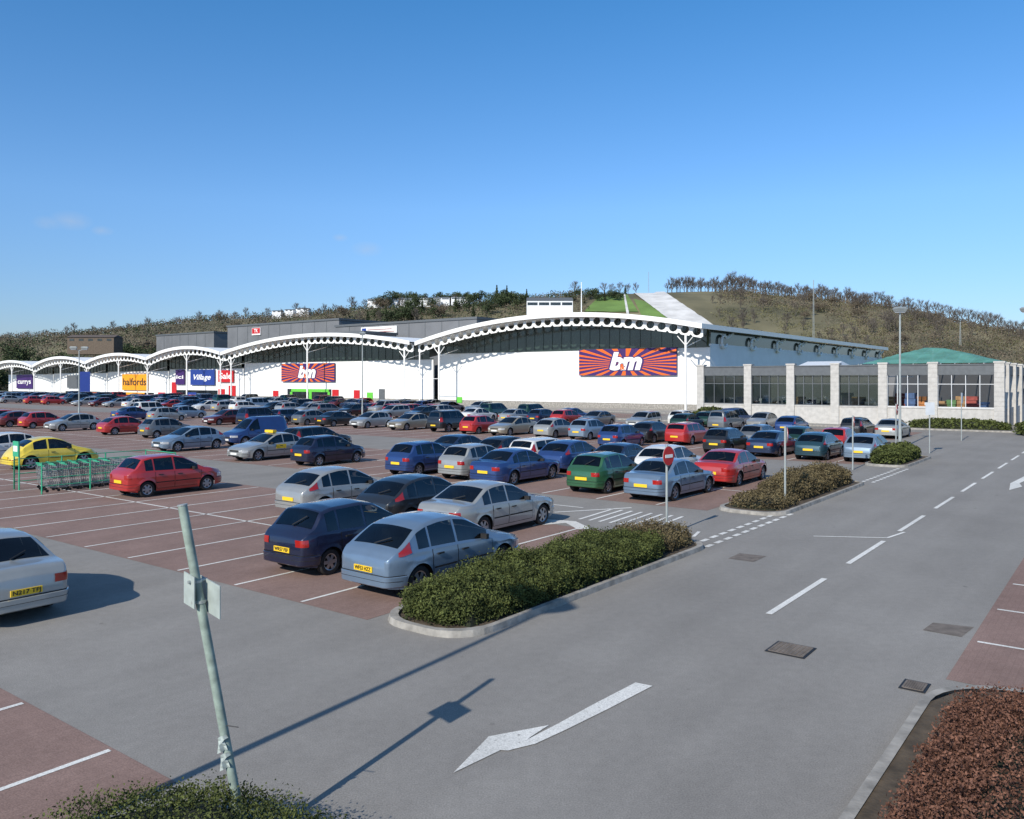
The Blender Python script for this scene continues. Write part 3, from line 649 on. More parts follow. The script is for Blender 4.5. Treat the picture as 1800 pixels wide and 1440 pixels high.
def sign_post(p,h,label,kind,rz=0,disc=.3):
    t=thing('road_sign',label,'road sign',p,rz,'sign posts by the islands')
    MB().tube((0,0,0),(0,0,h),.035,n=10).build('pole',M['galv'],t)
    if kind=='noentry':
        def dd(r,y,mt,nm): 
            MB().add([(r*math.cos(2*PI*i/28),y,h-.3+r*math.sin(2*PI*i/28)) for i in range(28)]+[(r*math.cos(2*PI*i/28),y-.012,h-.3+r*math.sin(2*PI*i/28)) for i in range(28)],[tuple(range(28)),tuple(range(55,27,-1))]+[(i,(i+1)%28,28+(i+1)%28,28+i) for i in range(28)]).build(nm,mt,t)
        dd(disc,-.045,M['galv'],'sign_back');dd(disc*.96,-.06,M['red'],'sign_disc')
        MB().box(-disc*.66,disc*.66,-.08,-.0735,h-.35,h-.26).build('sign_bar',M['white'],t)
    else:
        MB().box(-.3,.3,-.05,-.038,h-.75,h-.02).build('sign_panel',M['clothw'],t)
    return t
sign_post(G(1172,941),2.5,'red no entry sign on a pole at the far tip of the nearest hedge','noentry',.8,.27)
sign_post(G(1380,893),2.75,'no entry sign turned edge on above the brown hedge','noentry',1.35,.27)
sign_post(G(1499,826),2.6,'no entry sign standing left of the small hedge island','noentry',1.1,.27)
sign_post(G(1575,808),3.0,'no entry sign standing left of the tall lamp post','noentry',1.0,.3)
sign_post(G(1634,797),3.0,'pale rectangular sign on a pole in front of the garden centre','rect',.2)
sign_post(G(1690,775),3.4,'thin pole with pale plate near the right end of the garden centre','rect',.9)
t=thing('sign_post','leaning weathered green sign post with sign panels seen from behind, lower left','sign post',(-2.44,7.56,0))
top=Vector((-.60,.05,3.14));m=MB();m.tube((0,0,0),top,.042,.042,16);m.build('pole',M['gpost'],t,smooth=True)
MB().tube(top,top+Vector((-.002,0,.012)),.046,n=14).build('cap',M['galv'],t)
c=top*.745;dx=Vector((.72,-.69,0)).normalized()
n=Vector((dx.y,-dx.x,0))
def panel(x0,x1,z0,z1,off,mt,nm):
    m=MB();vs=[]
    for o in(off,off+.01):
        vs+=[c+dx*x0+n*o+Vector((0,0,z0-.1*x0)),c+dx*x1+n*o+Vector((0,0,z0-.1*x1)),c+dx*x1+n*o+Vector((0,0,z1-.1*x1)),c+dx*x0+n*o+Vector((0,0,z1-.1*x0))]
    m.add(vs,[(0,1,2,3),(7,6,5,4),(0,4,5,1),(1,5,6,2),(2,6,7,3),(3,7,4,0)]);m.build(nm,mt,t)
panel(-.12,.27,-.18,.12,-.08,M['platebk'],'sign_panel');panel(-.15,.06,-.12,.17,.06,M['platebk'],'sign_panel')
for k in(.72,.78): 
    q=top*k;MB().tube(q-n*.1,q+n*.08,.016).tube(q-Vector((0,0,.012)),q+Vector((0,0,.012)),.052,n=14).build('bracket',M['galv'],t)
for k,s in((.33,.028),(.28,.04)):
    q=top*k;m=MB();m.grid([[q+Vector((-s*.5-.03+.025*j*(1+.3*math.sin(i*2.1)),-.06+.015*math.sin(j*2+i),-.035*i+.012*j)) for j in range(4)] for i in range(5)]);m.build('tied_paper',M['platebk'],t)
q=top*.36;MB().tube(q,q+Vector((.16,-.05,.0)),.005,n=5).build('cable_tie',M['black'],t)
# ---------------- retail units
def bay(b0,b1,zr,zl,zp,nc,wallz,depth,label,name='retail_store',cols=(),flank=False,glaz=None,wy0=0.,group=None):
    Wb=b1-b0;t=site(name,label,'shop building',101.6,b0,group)
    def za(y): q=y/Wb;return zr+(zl-zr)*q+(zp-(zr+zl)/2)*(1-(2*q-1)**2)
    NY=nc*2;ys=[Wb*i/NY for i in range(NY+1)]
    m=MB()
    m.grid([[(x,y,za(y)+.15) for y in ys] for x in(-.7,5,depth)]);m.grid([[(x,y,za(y)-.1) for y in ys] for x in(-.7,5,depth)],flip=True)
    m.build('roof',M['white'],t)
    m=MB()
    for x0,x1,h0,h1 in((-.95,-.7,-.35,.3),):
        m.grid([[(x0,y,za(y)+h0) for y in ys],[(x0,y,za(y)+h1) for y in ys],[(x1,y,za(y)+h1) for y in ys]]);m.grid([[(x1,y,za(y)+h0) for y in ys],[(x0,y,za(y)+h0) for y in ys]])
    m.build('eaves_gutter',M['white'],t)
    m=MB();cw=Wb/nc;bh=min(1.5,cw*.95);nn=16
    for i in range(nc):
        y0=i*cw;yc=y0+cw/2
        for xf in(.0,.14):
            out=[];inn=[]
            for k in range(nn):
                a=2*PI*(k+.5)/nn;cx,cz=math.cos(a),math.sin(a);s=1/max(abs(cx),abs(cz));f=(cz*s+1)/2
                yy=yc+cx*s*cw/2;out.append((xf,yy,za(yy)-.12-bh*(1-f)));inn.append((xf,yc+cx*cw*.36,za(yc)-.12-bh/2+cz*bh*.36))
            m.add(out+inn,[(k,(k+1)%nn,nn+(k+1)%nn,nn+k) for k in range(nn)])
            if xf==0: base=inn
        m.add(base+inn,[(k,(k+1)%nn,nn+(k+1)%nn,nn+k) for k in range(nn)])
    m.build('pierced_truss',M['white'],t)
    m=MB();m.box(5,5.3,wy0,Wb-.05,0,wallz);m.build('front_wall',M['wall'],t)
    m=MB();yy=[y for y in ys if y>wy0];m.grid([[(5.05,y,wallz) for y in yy],[(5.05,y,za(y)-.15) for y in yy]]);m.build('clerestory_window',M['clere'],t)
    m=MB()
    for y in yy[::2]: m.box(4.97,5.04,y-.04,y+.04,wallz,za(y)-.15)
    m.box(4.9,5.04,wy0,Wb-.05,wallz-.1,wallz+.08);m.build('mullions',M['clere'],t)
    m=MB().box(4.985,4.999,wy0,Wb-.05,0,.9);m.build('plinth',M['kerb'],t)
    m=MB()
    for q in range(1,int(wallz/1.0)): m.box(4.988,4.9995,wy0,Wb-.05,q*1.0+.2,q*1.0+.215)
    m.build('cladding_joints',M['roof'],t)
    for y in cols:
        MB().tube((.1,y,0),(.1,y,za(y)-1.6),.16,n=12).build('column',M['white'],t)
        MB().tube((.1,y,za(y)-3.2),(4.9,y,za(y)-2.0),.07).tube((.1,y,za(y)-3.0),(.1,y+1.2,za(y)-1.7),.06).tube((.1,y,za(y)-3.0),(.1,y-1.2,za(y)-1.7),.06).build('bracket',M['white'],t)
    if flank:
        zf=za(0)
        MB().box(5.3,depth,wy0,wy0+.3,0,9.3).build('side_wall',M['flank'],t)
        MB().box(5.3,depth,wy0+.02,wy0+.25,9.3,zf-.3).build('side_clerestory',M['clere'],t)
        MB().box(-.9,depth,-.25,-.02,zf-.35,zf+.3).build('side_gutter',M['white'],t)
        for i in range(9):
            x=9+i*11.
            m=MB();m.path([(x+.95*math.cos(q)+.1,wy0-.35,zf-1.7+.85*math.sin(q)) for q in np.linspace(.6,5.9,18)],.2,8);m.tube((x+.9,wy0-.35,zf-1.2),(x+3.2,wy0-.35,zf-.5),.16);m.build('curved_bracket',M['white'],t,smooth=True)
    MB().box(5.3,depth,Wb-.4,Wb-.1,0,min(za(Wb),za(0))-.5).build('party_wall',M['grey'],t)
    return t,za
B1,z1=bay(45.6,97.0,11.4,10.45,13.85,30,8.9,100,'large white store with arched pierced canopy and sunburst sign, rightmost and biggest unit',cols=(2.5,46.8),flank=True,wy0=1.2,group='arched retail units')
B2,z2=bay(98.2,153.2,10.6,9.8,12.75,30,8.0,60,'second white arched store left of the biggest unit, with green entrance doors',cols=(2.2,28,52.6),group='arched retail units')
S1,_=bay(153.4,182.8,9.9,9.2,11.4,18,6.9,45,'arched shop unit with blue signboards and sale posters','shop_unit',cols=(1.2,14,),group='arched retail units')
S2,_=bay(183,212,9.2,8.6,10.5,18,6.5,45,'arched shop unit with amber signboard','shop_unit',cols=(.8,14),group='arched retail units')
S3,_=bay(212.2,242,8.6,8.0,10.2,18,6.2,45,'arched shop unit with small dark signboard','shop_unit',cols=(.8,15),group='arched retail units')
S4,_=bay(242.2,272,8.0,7.6,9.6,18,6.0,45,'leftmost arched shop unit with purple signboard','shop_unit',cols=(.8,15),group='arched retail units')
MB().tube((.1,46.8,4.5),(.1,51.2,4.5),.05).tube((.1,51.2,0),(.1,51.2,9),.12).build('column_tie',M['white'],B1)
AW=106.5
def wallbox(name,px0,px1,y0,y1,mt,parent_b,parent,prj=.1,extra=None):
    bl,br=AB(px0,AW),AB(px1,AW);pm=(px0+px1)/2;zt_,zb_=ZP(pm,AW,y0),max(.12,ZP(pm,AW,y1))
    return MB().box(4.985-prj,4.985,br-parent_b,bl-parent_b,zb_,zt_).build(name,mt,parent)
def shopsign(px0,px1,y0,y1,mt,label,txt=None,tm='white',prj=.25,ts=.6,burst=False,tw=.82,sh=0):
    bl,br=AB(px0,AW),AB(px1,AW);pm=(px0+px1)/2;zt_,zb_=ZP(pm,AW,y0),ZP(pm,AW,y1);w_=bl-br;h=zt_-zb_
    p=W(AW-.1,(bl+br)/2,(zt_+zb_)/2);t=thing('shop_sign',label,'shop sign',p,ROT)
    MB().box(-prj,0,-w_/2,w_/2,-h/2,h/2).build('panel',mt,t)
    if burst:
        m=MB();x=-prj-.012;n=24;cy,cz=0,-h*.05
        def hit(a):
            c,s=math.cos(a),math.sin(a);ts_=[]
            if c>1e-6:ts_.append((w_/2-cy)/c)
            if c<-1e-6:ts_.append((-w_/2-cy)/c)
            if s>1e-6:ts_.append((h/2-cz)/s)
            if s<-1e-6:ts_.append((-h/2-cz)/s)
            q=min(ts_);return(x,cy+c*q,cz+s*q)
        for i in range(n):
            f=lambda u:math.atan2(math.sin(u)*h,math.cos(u)*w_)
            a0=f(2*PI*i/n);a1=f(2*PI*(i+.40)/n)
            m.poly([(x,cy,cz),hit(a0),hit(a1)][::-1])
        m.build('sunburst_rays',M['orange'],t)
        k=h*.86
        text('bm',k,M['purple'],t,(-prj-.03,0,0),bold=.095,shear=.25,width=w_*.37,space=.95)
        text('bm',k,M['white'],t,(-prj-.07,0,0),bold=.055,shear=.25,width=w_*.335,space=.95)
        text('&',k*.36,M['purple'],t,(-prj-.085,w_*.035,-h*.19),bold=.09);text('&',k*.34,M['orange'],t,(-prj-.10,w_*.035,-h*.19),bold=.03)
    elif txt: text(txt,h*ts,M[tm],t,(-prj-.01,0,0),bold=.02,width=w_*tw,shear=sh)
    return t
shopsign(1020,1191,613,660,M['purple'],'big purple and orange sunburst sign reading b&m on the rightmost store',burst=True)
shopsign(497,590,639,671,M['purple'],'smaller sunburst sign reading b&m on the second store',burst=True)
shopsign(337,379,650,677,M['blue'],'blue signboard reading Village on a left shop','Village',ts=.48,tw=.72,sh=.3)
shopsign(311,326,650,676,M['purple'],'narrow violet signboard with white letters left of the Village sign','ici',ts=.35)
shopsign(386,412,651,672,M['red'],'red signboard with white letters beside the Village sign','Sale',ts=.7)
shopsign(217,261,658,686,M['yorange'],'amber signboard reading halfords on a left shop','halfords','black',ts=.62,tw=.92)
shopsign(31,59,659,683,M['purple'],'purple signboard reading currys at far left','currys',ts=.5)
shopsign(120,147,660,682,M['dgrey'],'dark plain signboard on the unit between the purple and amber signs')
for (x0,x1,y0,y1,mt,pb,pr,nm) in((505,582,684,716,'shopglass',98.2,B2,'shopfront_window'),(512,578,684,689,'bright',98.2,B2,'door_surround'),(510,514,689,716,'bright',98.2,B2,'door_surround'),(576,580,689,716,'bright',98.2,B2,'door_surround'),(543,548,689,716,'bright',98.2,B2,'door_surround'),
  (584,595,685,712,'red',98.2,B2,'poster'),(622,632,686,712,'red',98.2,B2,'poster'),(666,676,684,712,'dgrey',98.2,B2,'notice_board'),(645,655,690,712,'bright',98.2,B2,'poster'),(480,489,687,712,'red',98.2,B2,'poster'),
  (308,382,686,714,'shopglass',153.4,S1,'shopfront_window'),(302,310,672,700,'red',153.4,S1,'poster'),(384,395,684,712,'red',153.4,S1,'poster'),(402,414,678,712,'red',153.4,S1,'poster'),(330,345,690,712,'blue',153.4,S1,'poster'),
  (208,270,690,712,'shopglass',183,S2,'shopfront_window'),(222,254,690,694,'yorange',183,S2,'poster'),(278,290,690,708,'red',183,S2,'poster'),(115,175,688,710,'shopglass',212.2,S3,'shopfront_window'),(150,175,690,697,'orange',212.2,S3,'poster'),(20,80,688,708,'shopglass',242.2,S4,'shopfront_window'),(3,16,688,706,'red',242.2,S4,'poster'),(60,76,690,706,'purple',242.2,S4,'poster'),
  (803,812,698,708,'bright',45.6,B1,'wall_notice')):
    wallbox(nm,x0,x1,y0,y1,M[mt],pb,pr,prj=.06 if mt=='shopglass' else .12)
p=W(110,AB(1022,110),13.2);t=thing('flagpole','thin white flagpole standing on the roof of the biggest store','flagpole',p)
MB().tube((0,0,0),(0,0,6.3),.09,.05).build('pole',M['white'],t);MB().tube((0,0,6.3),(0,0,6.45),.09).build('finial',M['white'],t)
# ---------------- garden centre
bR=AB(1757,81);bL=AB(1232,81);t=site('garden_centre','garden centre with pale block piers, low block wall and glazed bays at right','garden centre',81,bR)
WL=bL-bR;gc=t
MB().box(0,.3,0,WL,0,1.75).box(-.05,.38,0,WL,1.75,1.85).build('low_wall',M['block'],t)
pb=[AB(x,81)-bR for x in(1232,1315,1390,1468,1552,1640,1757)]
pw=.38
for y in pb: 
    m=MB()
    for q in range(14): m.box(-.18,.5,y-pw,y+pw,q*.41,q*.41+.39)
    m.box(-.16,.48,y-pw+.02,y+pw-.02,0,5.74).box(-.23,.55,y-pw-.06,y+pw+.06,5.745,5.9);m.build('pier',M['block'],t)
MB().box(-.05,.25,0,WL,4.75,5.6).box(-.12,.28,0,WL,5.6,5.7).build('fascia',M['dgrey'],t)
for i,(y1_,y0_) in enumerate(zip(pb,pb[1:])):
    y0,y1=y0_+pw,y1_-pw
    f=MB();n=4
    for j in range(n+1):
        y=y0+(y1-y0)*j/n;f.box(.02,.1,y-.03,y+.03,1.85,4.75)
    f.box(.021,.099,y0,y1,1.85,1.93).box(.021,.099,y0,y1,3.9,3.96)
    fo=f.build('window_frame',M['roof'] if i>3 else M['dgrey'],t)
    if i<4: MB().box(.12,.14,y0,y1,1.85,4.75).build('pane',M['gglass'],fo)
for i in range(8):
    x=5.2*(i+1);MB().box(x-.35,x+.35,-.18,.5,0,5.75).box(x-.42,x+.42,-.25,.57,5.75,5.9).build('pier',M['block'],t)
MB().box(.5,42,0,.3,0,1.75).build('low_wall',M['block'],t);MB().box(.5,42,.05,.25,4.75,5.6).build('fascia',M['dgrey'],t)
MB().box(.3,20,WL-.3,WL,0,5.3).build('side_wall',M['block'],t)
MB().box(20,20.3,-0,WL,0,5.0).build('back_wall',M['grey'],t)
m=MB();ya,yb=pb[4],WL-.4
for q in range(8):
    yy=ya+(yb-ya)*q/8;m.box(.3,13,yy,yy+(yb-ya)/8*.55,4.6,4.7)
m.build('slatted_roof',M['roof'],t)
m=MB();ya,yb=pb[3]+1,pb[2]+1.5;m.add([(3,ya,5.2),(3,yb,5.2),(14,yb,5.2),(14,ya,5.2),(8,ya+.6,6.25),(8,yb-.6,6.25)],[(0,1,5,4),(1,2,5),(2,3,4,5),(3,0,4)]);m.build('glazed_roof',M['clothw'],t)
a=93;bl,br=AB(1545,a),AB(1780,a);z0=ZP(1650,a,641);zp=ZP(1640,a,607);zc=ZP(1640,a,613);tt=site('netting_canopy','broad teal netting canopy roof rising behind the garden centre wall','canopy',a,(bl+br)/2);hw_=(bl-br)/2
yp=AB(1640,a)-(bl+br)/2
def cz(x,y):
    fy=(y-yp)/(hw_-yp) if y>yp else (yp-y)/(hw_+yp);f=max(abs(x)/8,fy);return min(zc+.15*math.sin(y*.9)*.5,z0+(zp-z0)*max(0,1-f))+.10*math.sin(y*2.2)*f*(1-f)
m=MB();rows=[]
for i in range(17):
    x=-8+16*i/16;rows.append([(x,-hw_+2*hw_*q/32,cz(x,-hw_+2*hw_*q/32)) for q in range(33)])
m.grid(rows);m.build('netting',M['teal'],tt)
m=MB()
for q in range(-5,6):
    y=q*hw_/5.2;m.path([(-8,y,cz(-8,y)-.06),(-4,y,cz(-4,y)-.08),(0,y,cz(0,y)-.1),(4,y,cz(4,y)-.08),(8,y,cz(8,y)-.06)],.06,5)
m.build('rafters',M['galv'],tt)
for x,y in((0,yp),(-8,-hw_),(-8,hw_),(8,-hw_),(8,hw_)): MB().tube((x,y,0),(x,y,(zc-.1 if x==0 else z0)),.06).build('pole',M['galv'],tt)
cols=[('timber','timber stack'),('mred','red crate stack'),('mblue','blue crate stack'),('morange','orange crate stack'),('clothw','white wrapped stack'),('timber','fence panel stack'),('mgreen','green bag stack')]
for i in range(24):
    mt,nm=cols[i%7];px=1262+i*20.6 if i<14 else 1565+(i-14)*18;a=R.uniform(83.5,92);b=AB(px,a);h=R.uniform(1.6,2.9)
    if b>bL-2:continue
    g=site('pallet_of_goods',f"{nm} behind the garden centre {'glazing' if i<14 else 'open bays'}, {ordn(i if i<14 else i-14)} from the left","goods pallet",a,b,'goods inside the garden centre',R.uniform(-.2,.2))
    m=MB()
    for y in(-.5,0,.5): m.box(-.6,.6,y-.06,y+.06,0,.14)
    m.box(-.6,.6,-.6,.6,.14,.18);m.build('pallet',M['timber'],g)
    m=MB();nl=5+i%4
    for q in range(nl):
        z0_=.2+q*h/nl;e_=R.uniform(.34,.57);f_=R.uniform(.34,.57);m.box(-e_,e_,-f_,f_,z0_,z0_+h/nl-.03)
    m.build('load',M[mt],g)
# ---------------- background sheds
def shed(px0,px1,yt,a,depth,label,mt='grey',z0=0,roofh=.6):
    bl,br=AB(px0,a),AB(px1,a);zt_=ZP((px0+px1)/2,a,yt);t=site('warehouse',label,'warehouse',a,(bl+br)/2);h=(bl-br)/2
    MB().box(0,depth,-h,h,0,zt_).build('wall',M[mt],t)
    MB().box(-.3,depth+.3,-h-.3,h+.3,zt_,zt_+roofh).build('roof',M['dgrey'],t)
    m=MB();n=int(h*2/6)
    for i in range(1,n): m.box(-.06,-.005,-h+i*2*h/n-.1,-h+i*2*h/n+.1,z0,zt_)
    m.build('cladding_rib',M['dgrey'],t);return t,zt_,h
t,zt_,h=shed(400,596,569,175,40,'dark grey warehouse with a small red sign behind the arched shops')
MB().box(-.4,-.1,h*.34,h*.50,zt_-3.4,zt_-.9).build('sign_panel',M['white'],t);MB().box(-.43,-.405,h*.345,h*.495,zt_-2.9,zt_-1.0).build('sign_face',M['red'],t);text('TK',1.7,M['white'],t,(-.45,h*.42,zt_-1.95))
shed(275,376,588,190,25,'long low grey shed behind the left shops')
t,zt_,h=shed(590,838,568,165,45,'dark grey warehouse with long white hoarding behind the second store')
MB().box(-.4,-.1,h*.05,h*.58,zt_-4.2,zt_-.6).build('hoarding',M['white'],t)
m=MB()
for q,(z,l) in enumerate(((1.3,.36),(2.0,.44),(2.8,.30),(3.5,.38))): m.box(-.43,-.41,h*(.30-l/2),h*(.30+l/2),zt_-z-.2,zt_-z)
m.build('hoarding_lettering',M['mred'],t)
MB().box(-.44,-.41,h*.50,h*.565,zt_-1.8,zt_-.9).build('hoarding_logo',M['blue'],t)
shed(540,640,588,150,12,'pale low warehouse in front of the dark hoarding building','grey')
# ---------------- hills
RX=[-1500,-300,0,200,400,520,650,800,930,1000,1080,1150,1230,1300,1400,1480,1560,1650,1750,1900,2600,3600]
RY=[640,610,600,592,566,554,544,538,534,524,516,511,512,516,526,540,556,576,592,608,640,655]
YR=650.
def hill(X,Y):
    px=900+F*X/YR;yy=np.interp(px,RX,RY);zr=H+(HY-yy)*YR/F
    t=min(1,max(0,(Y-330)/(YR-330)));s=t*t*(3-2*t)
    z=zr*s
    if Y>YR:z=zr-(Y-YR)*.05
    return z+ (1.6*math.sin(X*.021+Y*.013)+1.0*math.sin(X*.05-Y*.031))*s -.6
def T(px,py):
    y=331.
    while y<YR:
        X=(px-900)/F*y;z=hill(X,y)
        if HY-(z-H)*F/y<=py: break
        y+=1.5
    X=(px-900)/F*y;return Vector((X,y,hill(X,y)))
m=MB();xs=np.linspace(-1500,1500,180);ysr=list(np.linspace(325,660,56))+[720,800,950,1200]
m.grid([[(x,y,hill(x,y)) for x in xs] for y in ysr]);hm=mat('hillside',(.105,.10,.055),.95,var=.3,scale=.02,c2=(.17,.15,.085),bump=0,detail=10);hl=m.build('hill',hm,smooth=True);struct(hl)
def drape(name,pts,mt,off,n=24):
    A,B,Cc,D=pts;m=MB();rows=[]
    for i in range(n+1):
        r=[]
        for j in range(9):
            u,v=i/n,j/8;x=(A[0]*(1-v)+B[0]*v)*(1-u)+(D[0]*(1-v)+Cc[0]*v)*u;y=(A[1]*(1-v)+B[1]*v)*(1-u)+(D[1]*(1-v)+Cc[1]*v)*u
            p=T(x,y);r.append((p.x,p.y,p.z+off))
        rows.append(r)
    m.grid(rows);return struct(m.build(name,mt))
drape('grass_field',[(1026,550),(1122,550),(1102,518),(1052,524)],M['grass'],.6)
drape('grass_field',[(1130,562),(1178,564),(1138,532),(1114,527)],M['grass'],.5)
drape('ski_slope',[(1186,572),(1254,574),(1168,515),(1112,515)],M['slope'],.9)
drape('path',[(1102,560),(1107,560),(1099,520),(1096,520)],M['slope'],1.0)
def bare_tree_mesh(seed,h):
    r=random.Random(seed);tr=MB();tw=[]
    tr.tube((0,0,-.5),(0,0,h*.5),h*.024,h*.014,7)
    def br(p,d,l,rad,lv):
        q=p+d*l;tr.tube(p,q,rad,rad*.6,5 if lv<2 else 3)
        if lv==3:
            tw.append((p,q,l));return
        for _ in range(4 if lv<2 else 4):
            nd=(d+Vector((r.gauss(0,.42),r.gauss(0,.42),r.gauss(.2,.35)))).normalized();f=r.uniform(.4,1)
            br(p+(q-p)*f,nd,l*r.uniform(.5,.72),rad*.5,lv+1)
    for i in range(8):
        a=2*PI*i/8*1.6+r.uniform(-.3,.3);f=i/8
        br(Vector((0,0,h*(.16+.34*f))),Vector((math.cos(a)*.7,math.sin(a)*.7,.7+1.3*f)).normalized(),h*(.26-.06*f),h*.010,1)
    tb=MB()
    for p,q,l in tw:
        for _ in range(5):
            s=p+(q-p)*r.uniform(.1,1);e_=s+((q-p).normalized()+Vector((r.gauss(0,.7),r.gauss(0,.7),r.gauss(.2,.6))))*h*.06
            w_=Vector((r.gauss(0,1),r.gauss(0,1),r.gauss(0,1))).normalized()*h*.0035;tb.add([s-w_,s+w_,e_],[(0,1,2)])
    return tr.mesh('trunk',M['trunk']),tb.mesh('crown',M['twig'])
BT=[bare_tree_mesh(i,12.) for i in range(5)]
def leafy_mesh(seed,h,wd,m,n=1500,con=False,leaf=.28):
    r=np.random.RandomState(seed);pts=[];nb=14
    cl=[(r.normal(0,wd*.28),r.normal(0,wd*.28),h*r.uniform(.35,.85),wd*r.uniform(.2,.34)) for _ in range(nb)]
    for i in range(n):
        if con:
            z=r.uniform(.08,1);rr=wd*.5*(1-z)*(.7+.3*math.sin(z*40));a=r.uniform(0,2*PI);q=rr*r.uniform(.5,1);pts.append((q*math.cos(a),q*math.sin(a),z*h))
        else:
            c=cl[i%nb];v=r.normal(size=3);v/=np.linalg.norm(v);v*=c[3]*r.uniform(.55,1.1);pts.append((c[0]+v[0],c[1]+v[1],max(.4,c[2]+v[2]*.9)))
    o=rot_leaves(pts,leaf,'crown',m);me=o.data;bpy.data.objects.remove(o)
    t=MB().tube((0,0,-.5),(0,0,h*.7),h*.03,h*.01,7)
    for i in range(5):
        a=i*1.25;t.tube((0,0,h*.3),(math.cos(a)*wd*.25,math.sin(a)*wd*.25,h*.62),h*.012,h*.005,5)
    return t.mesh('trunk',M['trunk']),me
EV=[leafy_mesh(i,9,8,M['ever'],1600,leaf=.36) for i in range(3)];CN=leafy_mesh(9,11,5.5,M['ever'],1100,True,.36);BW=[leafy_mesh(20+i,8,8,M['scrub'],1400,leaf=.3) for i in range(2)]
def tree(p,ms,s,label,group,name):
    t=thing(name,label,'tree',p,R.uniform(0,6),group);t.scale=(s*R.uniform(.9,1.15),s*R.uniform(.9,1.15),s)
    ob('trunk',ms[0],t);ob('crown',ms[1],t)
def pos(px,Y): X=(px-900)/F*Y;return Vector((X,Y,hill(X,Y)-.3))
tree(pos(1010,648),BT[0],1.35,'lone bare tree on the skyline left of the ski slope','bare trees on the hill','bare_tree')
for i,px in enumerate([1062,1075,1090,1104,1118]): tree(pos(px,645),BT[i%5],R.uniform(.85,1.05),'bare tree in the clump on the ridge left of the ski slope mast','bare trees left of the mast','bare_tree')
for i in range(85):
    px=1176+i*4.2+R.uniform(-3,3);tree(pos(px,R.uniform(590,650)),BT[i%5],R.uniform(.8,1.3)*(1.25 if 1275<px<1320 else 1),'bare winter tree in the ridge line right of the ski slope','bare trees along the right ridge','bare_tree')
for i in range(80):
    px=R.uniform(1250,1660);tree(pos(px,R.uniform(430,600)),(BT+BW[:1])[i%6],R.uniform(.5,1.0),'small winter tree scattered over the right hillside','small trees over the right hillside','winter_tree')
for i in range(40):
    px=1500+i*8+R.uniform(-3,3);tree(pos(px,R.uniform(480,600)),BT[i%5],R.uniform(.9,1.3),'bare winter tree on the lower right hillside','bare trees on the lower right hillside','bare_tree')
for i in range(42):
    px=R.uniform(640,935);tree(pos(px,R.uniform(520,640)),(EV+[CN])[i%4],R.uniform(.8,1.3),'dark evergreen tree on the hillside above the grey warehouses','evergreens above the warehouses','evergreen_tree')
for i in range(12):
    px=1000+i*9;tree(pos(px,R.uniform(560,600)),(EV+[CN])[i%4],R.uniform(.5,.9),'dark evergreen below the green field left of the ski slope','evergreens below the green field','evergreen_tree')
for i in range(34):
    px=-30+i*12+R.uniform(-6,6);tree(pos(px,R.uniform(315,450)),(EV+BW)[i%5],R.uniform(.85,1.3)*1.2,'dark bushy tree behind the shops at the left','trees behind the left shops','bushy_tree')
for i in range(30):
    px=20+i*30+R.uniform(-10,10);tree(pos(px,R.uniform(600,645)),BT[i%5],R.uniform(.6,1.0),'small bare tree along the left skyline','bare trees along the left skyline','bare_tree')
for i in range(26):
    px=390+i*16+R.uniform(-6,6);tree(pos(px,R.uniform(420,640)),(BW+BT)[i%6],R.uniform(.8,1.2),'brown winter tree on the left hillside','brown trees on the left hillside','winter_tree')
for i in range(10):
    px=1770+i*7;tree(pos(px,R.uniform(340,380)),BT[i%4],R.uniform(.6,.9),'bare tree behind the garden centre at the right edge','bare trees at the right edge','bare_tree')
def mass(name,n,cond,m,leaf,label,hgt=5,k=12):
    pts=[];tries=0
    while len(pts)<n*k and tries<n*12:
        tries+=1;px=R.uniform(-60,1860);Y=R.uniform(335,650);
        if not cond(px,Y):continue
        X=(px-900)/F*Y;z=hill(X,Y);rr=R.uniform(1.5,3.5);ht=hgt*R.uniform(.35,.75)
        for _ in range(k):
            dx_=R.gauss(0,rr);dy_=R.gauss(0,rr);lim=ht*max(.15,1-(dx_*dx_+dy_*dy_)/(5*rr*rr))
            pts.append((X+dx_,Y+dy_,z+R.uniform(.2,1)*lim))
    o=rot_leaves(pts,leaf,name,m);return tag(o,label,'woodland',kind='stuff')
free=lambda px,Y: not(1030<px<1262 and Y>400)
mass('woodland',4400,lambda p,Y:free(p,Y) and p<1060,M['scrub'],.5,'brown winter woodland covering the left hillside',8,19)
mass('woodland',2400,lambda p,Y:free(p,Y) and p<1000 and (R.random()<(.9 if p>600 or Y<430 else .3) or math.sin(p*.03)*math.sin(Y*.05)>.4),M['ever'],.55,'dark evergreen thickets across the left hillside',8,16)
mass('scrub',2600,lambda p,Y:free(p,Y) and p>1180 and math.sin(p*.05+Y*.04)+math.sin(Y*.09-p*.02)>-.6,M['olive'],.45,'olive and brown scrub on the right hillside',3.2,14)
mass('scrub',3600,lambda p,Y:free(p,Y) and p>1200 and (Y>540 or p>1450),M['scrub'],.45,'brown thicket along the right ridge',8.5,15)
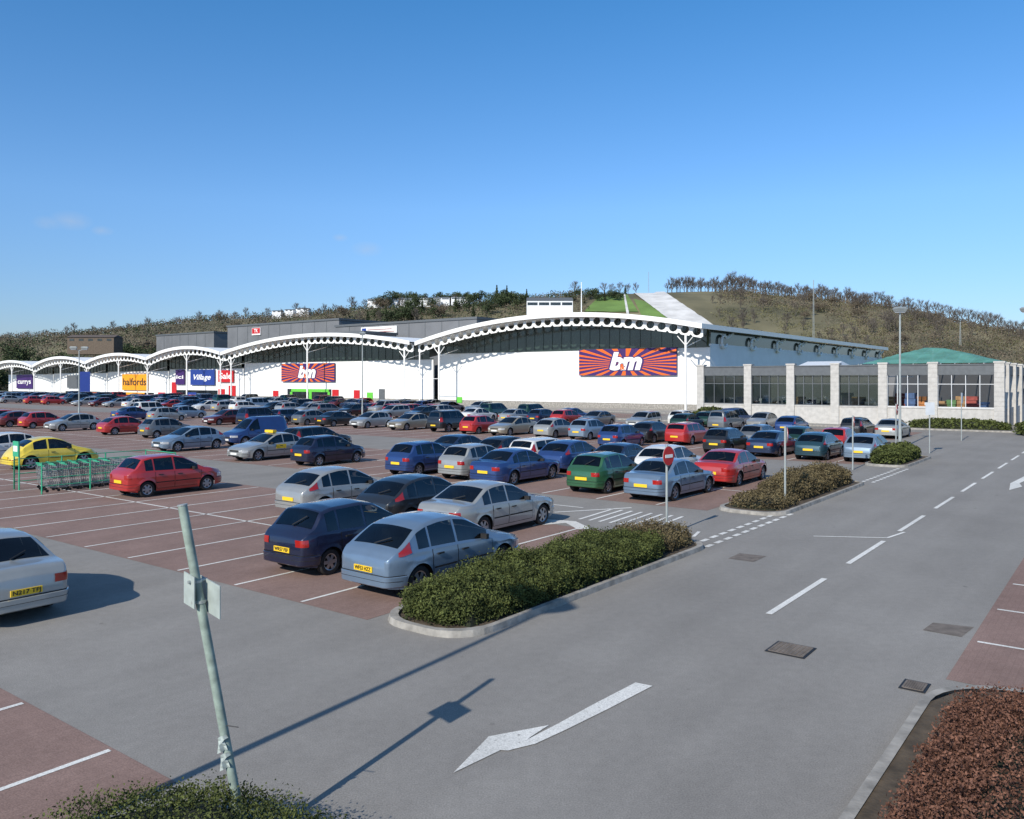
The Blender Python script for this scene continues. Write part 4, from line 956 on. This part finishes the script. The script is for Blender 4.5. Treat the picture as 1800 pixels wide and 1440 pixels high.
def house(px0,px1,yt,yb,Y,label,wm,rm,nw,name='house',group=None,band=False):
    x0,x1=[(p-900)/F*Y for p in(px0,px1)];zt_=H+(HY-yt)*Y/F;zb_=H+(HY-yb)*Y/F;wd=x1-x0;h=zt_-zb_
    t=thing(name,label,'building',((x0+x1)/2,Y,zb_),0,group)
    MB().box(-wd/2,wd/2,0,8,-4,h*.72).build('wall',M[wm],t)
    m=MB();m.add([(-wd/2-.3,-.4,h*.72),(wd/2+.3,-.4,h*.72),(wd/2+.3,8.4,h*.72),(-wd/2-.3,8.4,h*.72),(-wd/2,4,h),(wd/2,4,h)],[(0,1,5,4),(1,2,5),(2,3,4,5),(3,0,4),(3,2,1,0)]);m.build('roof',M[rm],t)
    for i in range(nw):
        q=.44 if band else .25
        x=-wd/2+wd*(i+.5)/nw;MB().box(x-wd/nw*q,x+wd/nw*q,-.06,-.01,h*.36,h*.58).build('window',M['shopglass'],t)
    return t
house(926,1007,522,545,500,'white two storey building with dark roof on the hill above the biggest store','flank','dgrey',4,'hilltop_building',band=True)
for i,(a,b) in enumerate(((646,672),(676,700),(703,728),(731,758),(762,790),(793,824))): house(a,b,524-i*.7,532-i*.7,600,f'pale terraced house on the far left skyline, {ORD[i]} from the left','flank','dgrey',2,group='terrace on the skyline',band=True)
for i,(a,b) in enumerate(((478,494),(500,515),(520,542))): house(a,b,545-i*2,551-i*2,600,f'small pale house among trees on the left hill, {ORD[i]} from the left','flank','rooft',2,group='pale houses on the left hill')
house(118,200,588,606,345,'low brown house with dark roof behind the leftmost shops','brick','rooft',5)
for px,yt,yb,Y,l in((1430,492,592,420,'tall lattice mast on the right hillside'),(1140,478,512,640,'thin mast at the top of the ski slope'),(1688,566,600,420,'thin pole on the lower right hillside')):
    z0=H+(HY-yb)*Y/F;z1_=H+(HY-yt)*Y/F;t=thing('mast',l,'mast',((px-900)/F*Y,Y,z0));hh_=z1_-z0
    for i in range(3):
        a=2*PI*i/3;MB().tube((.5*math.cos(a),.5*math.sin(a),-2),(.15*math.cos(a),.15*math.sin(a),hh_),.07,n=5).build('leg',M['galv'],t)
    m=MB()
    for i in range(14):
        z=hh_*i/14;f=.5-.35*i/14;pp=[(f*math.cos(2*PI*j/3),f*math.sin(2*PI*j/3),z) for j in range(4)];m.path(pp,.04,4)
    m.build('bracing',M['galv'],t)
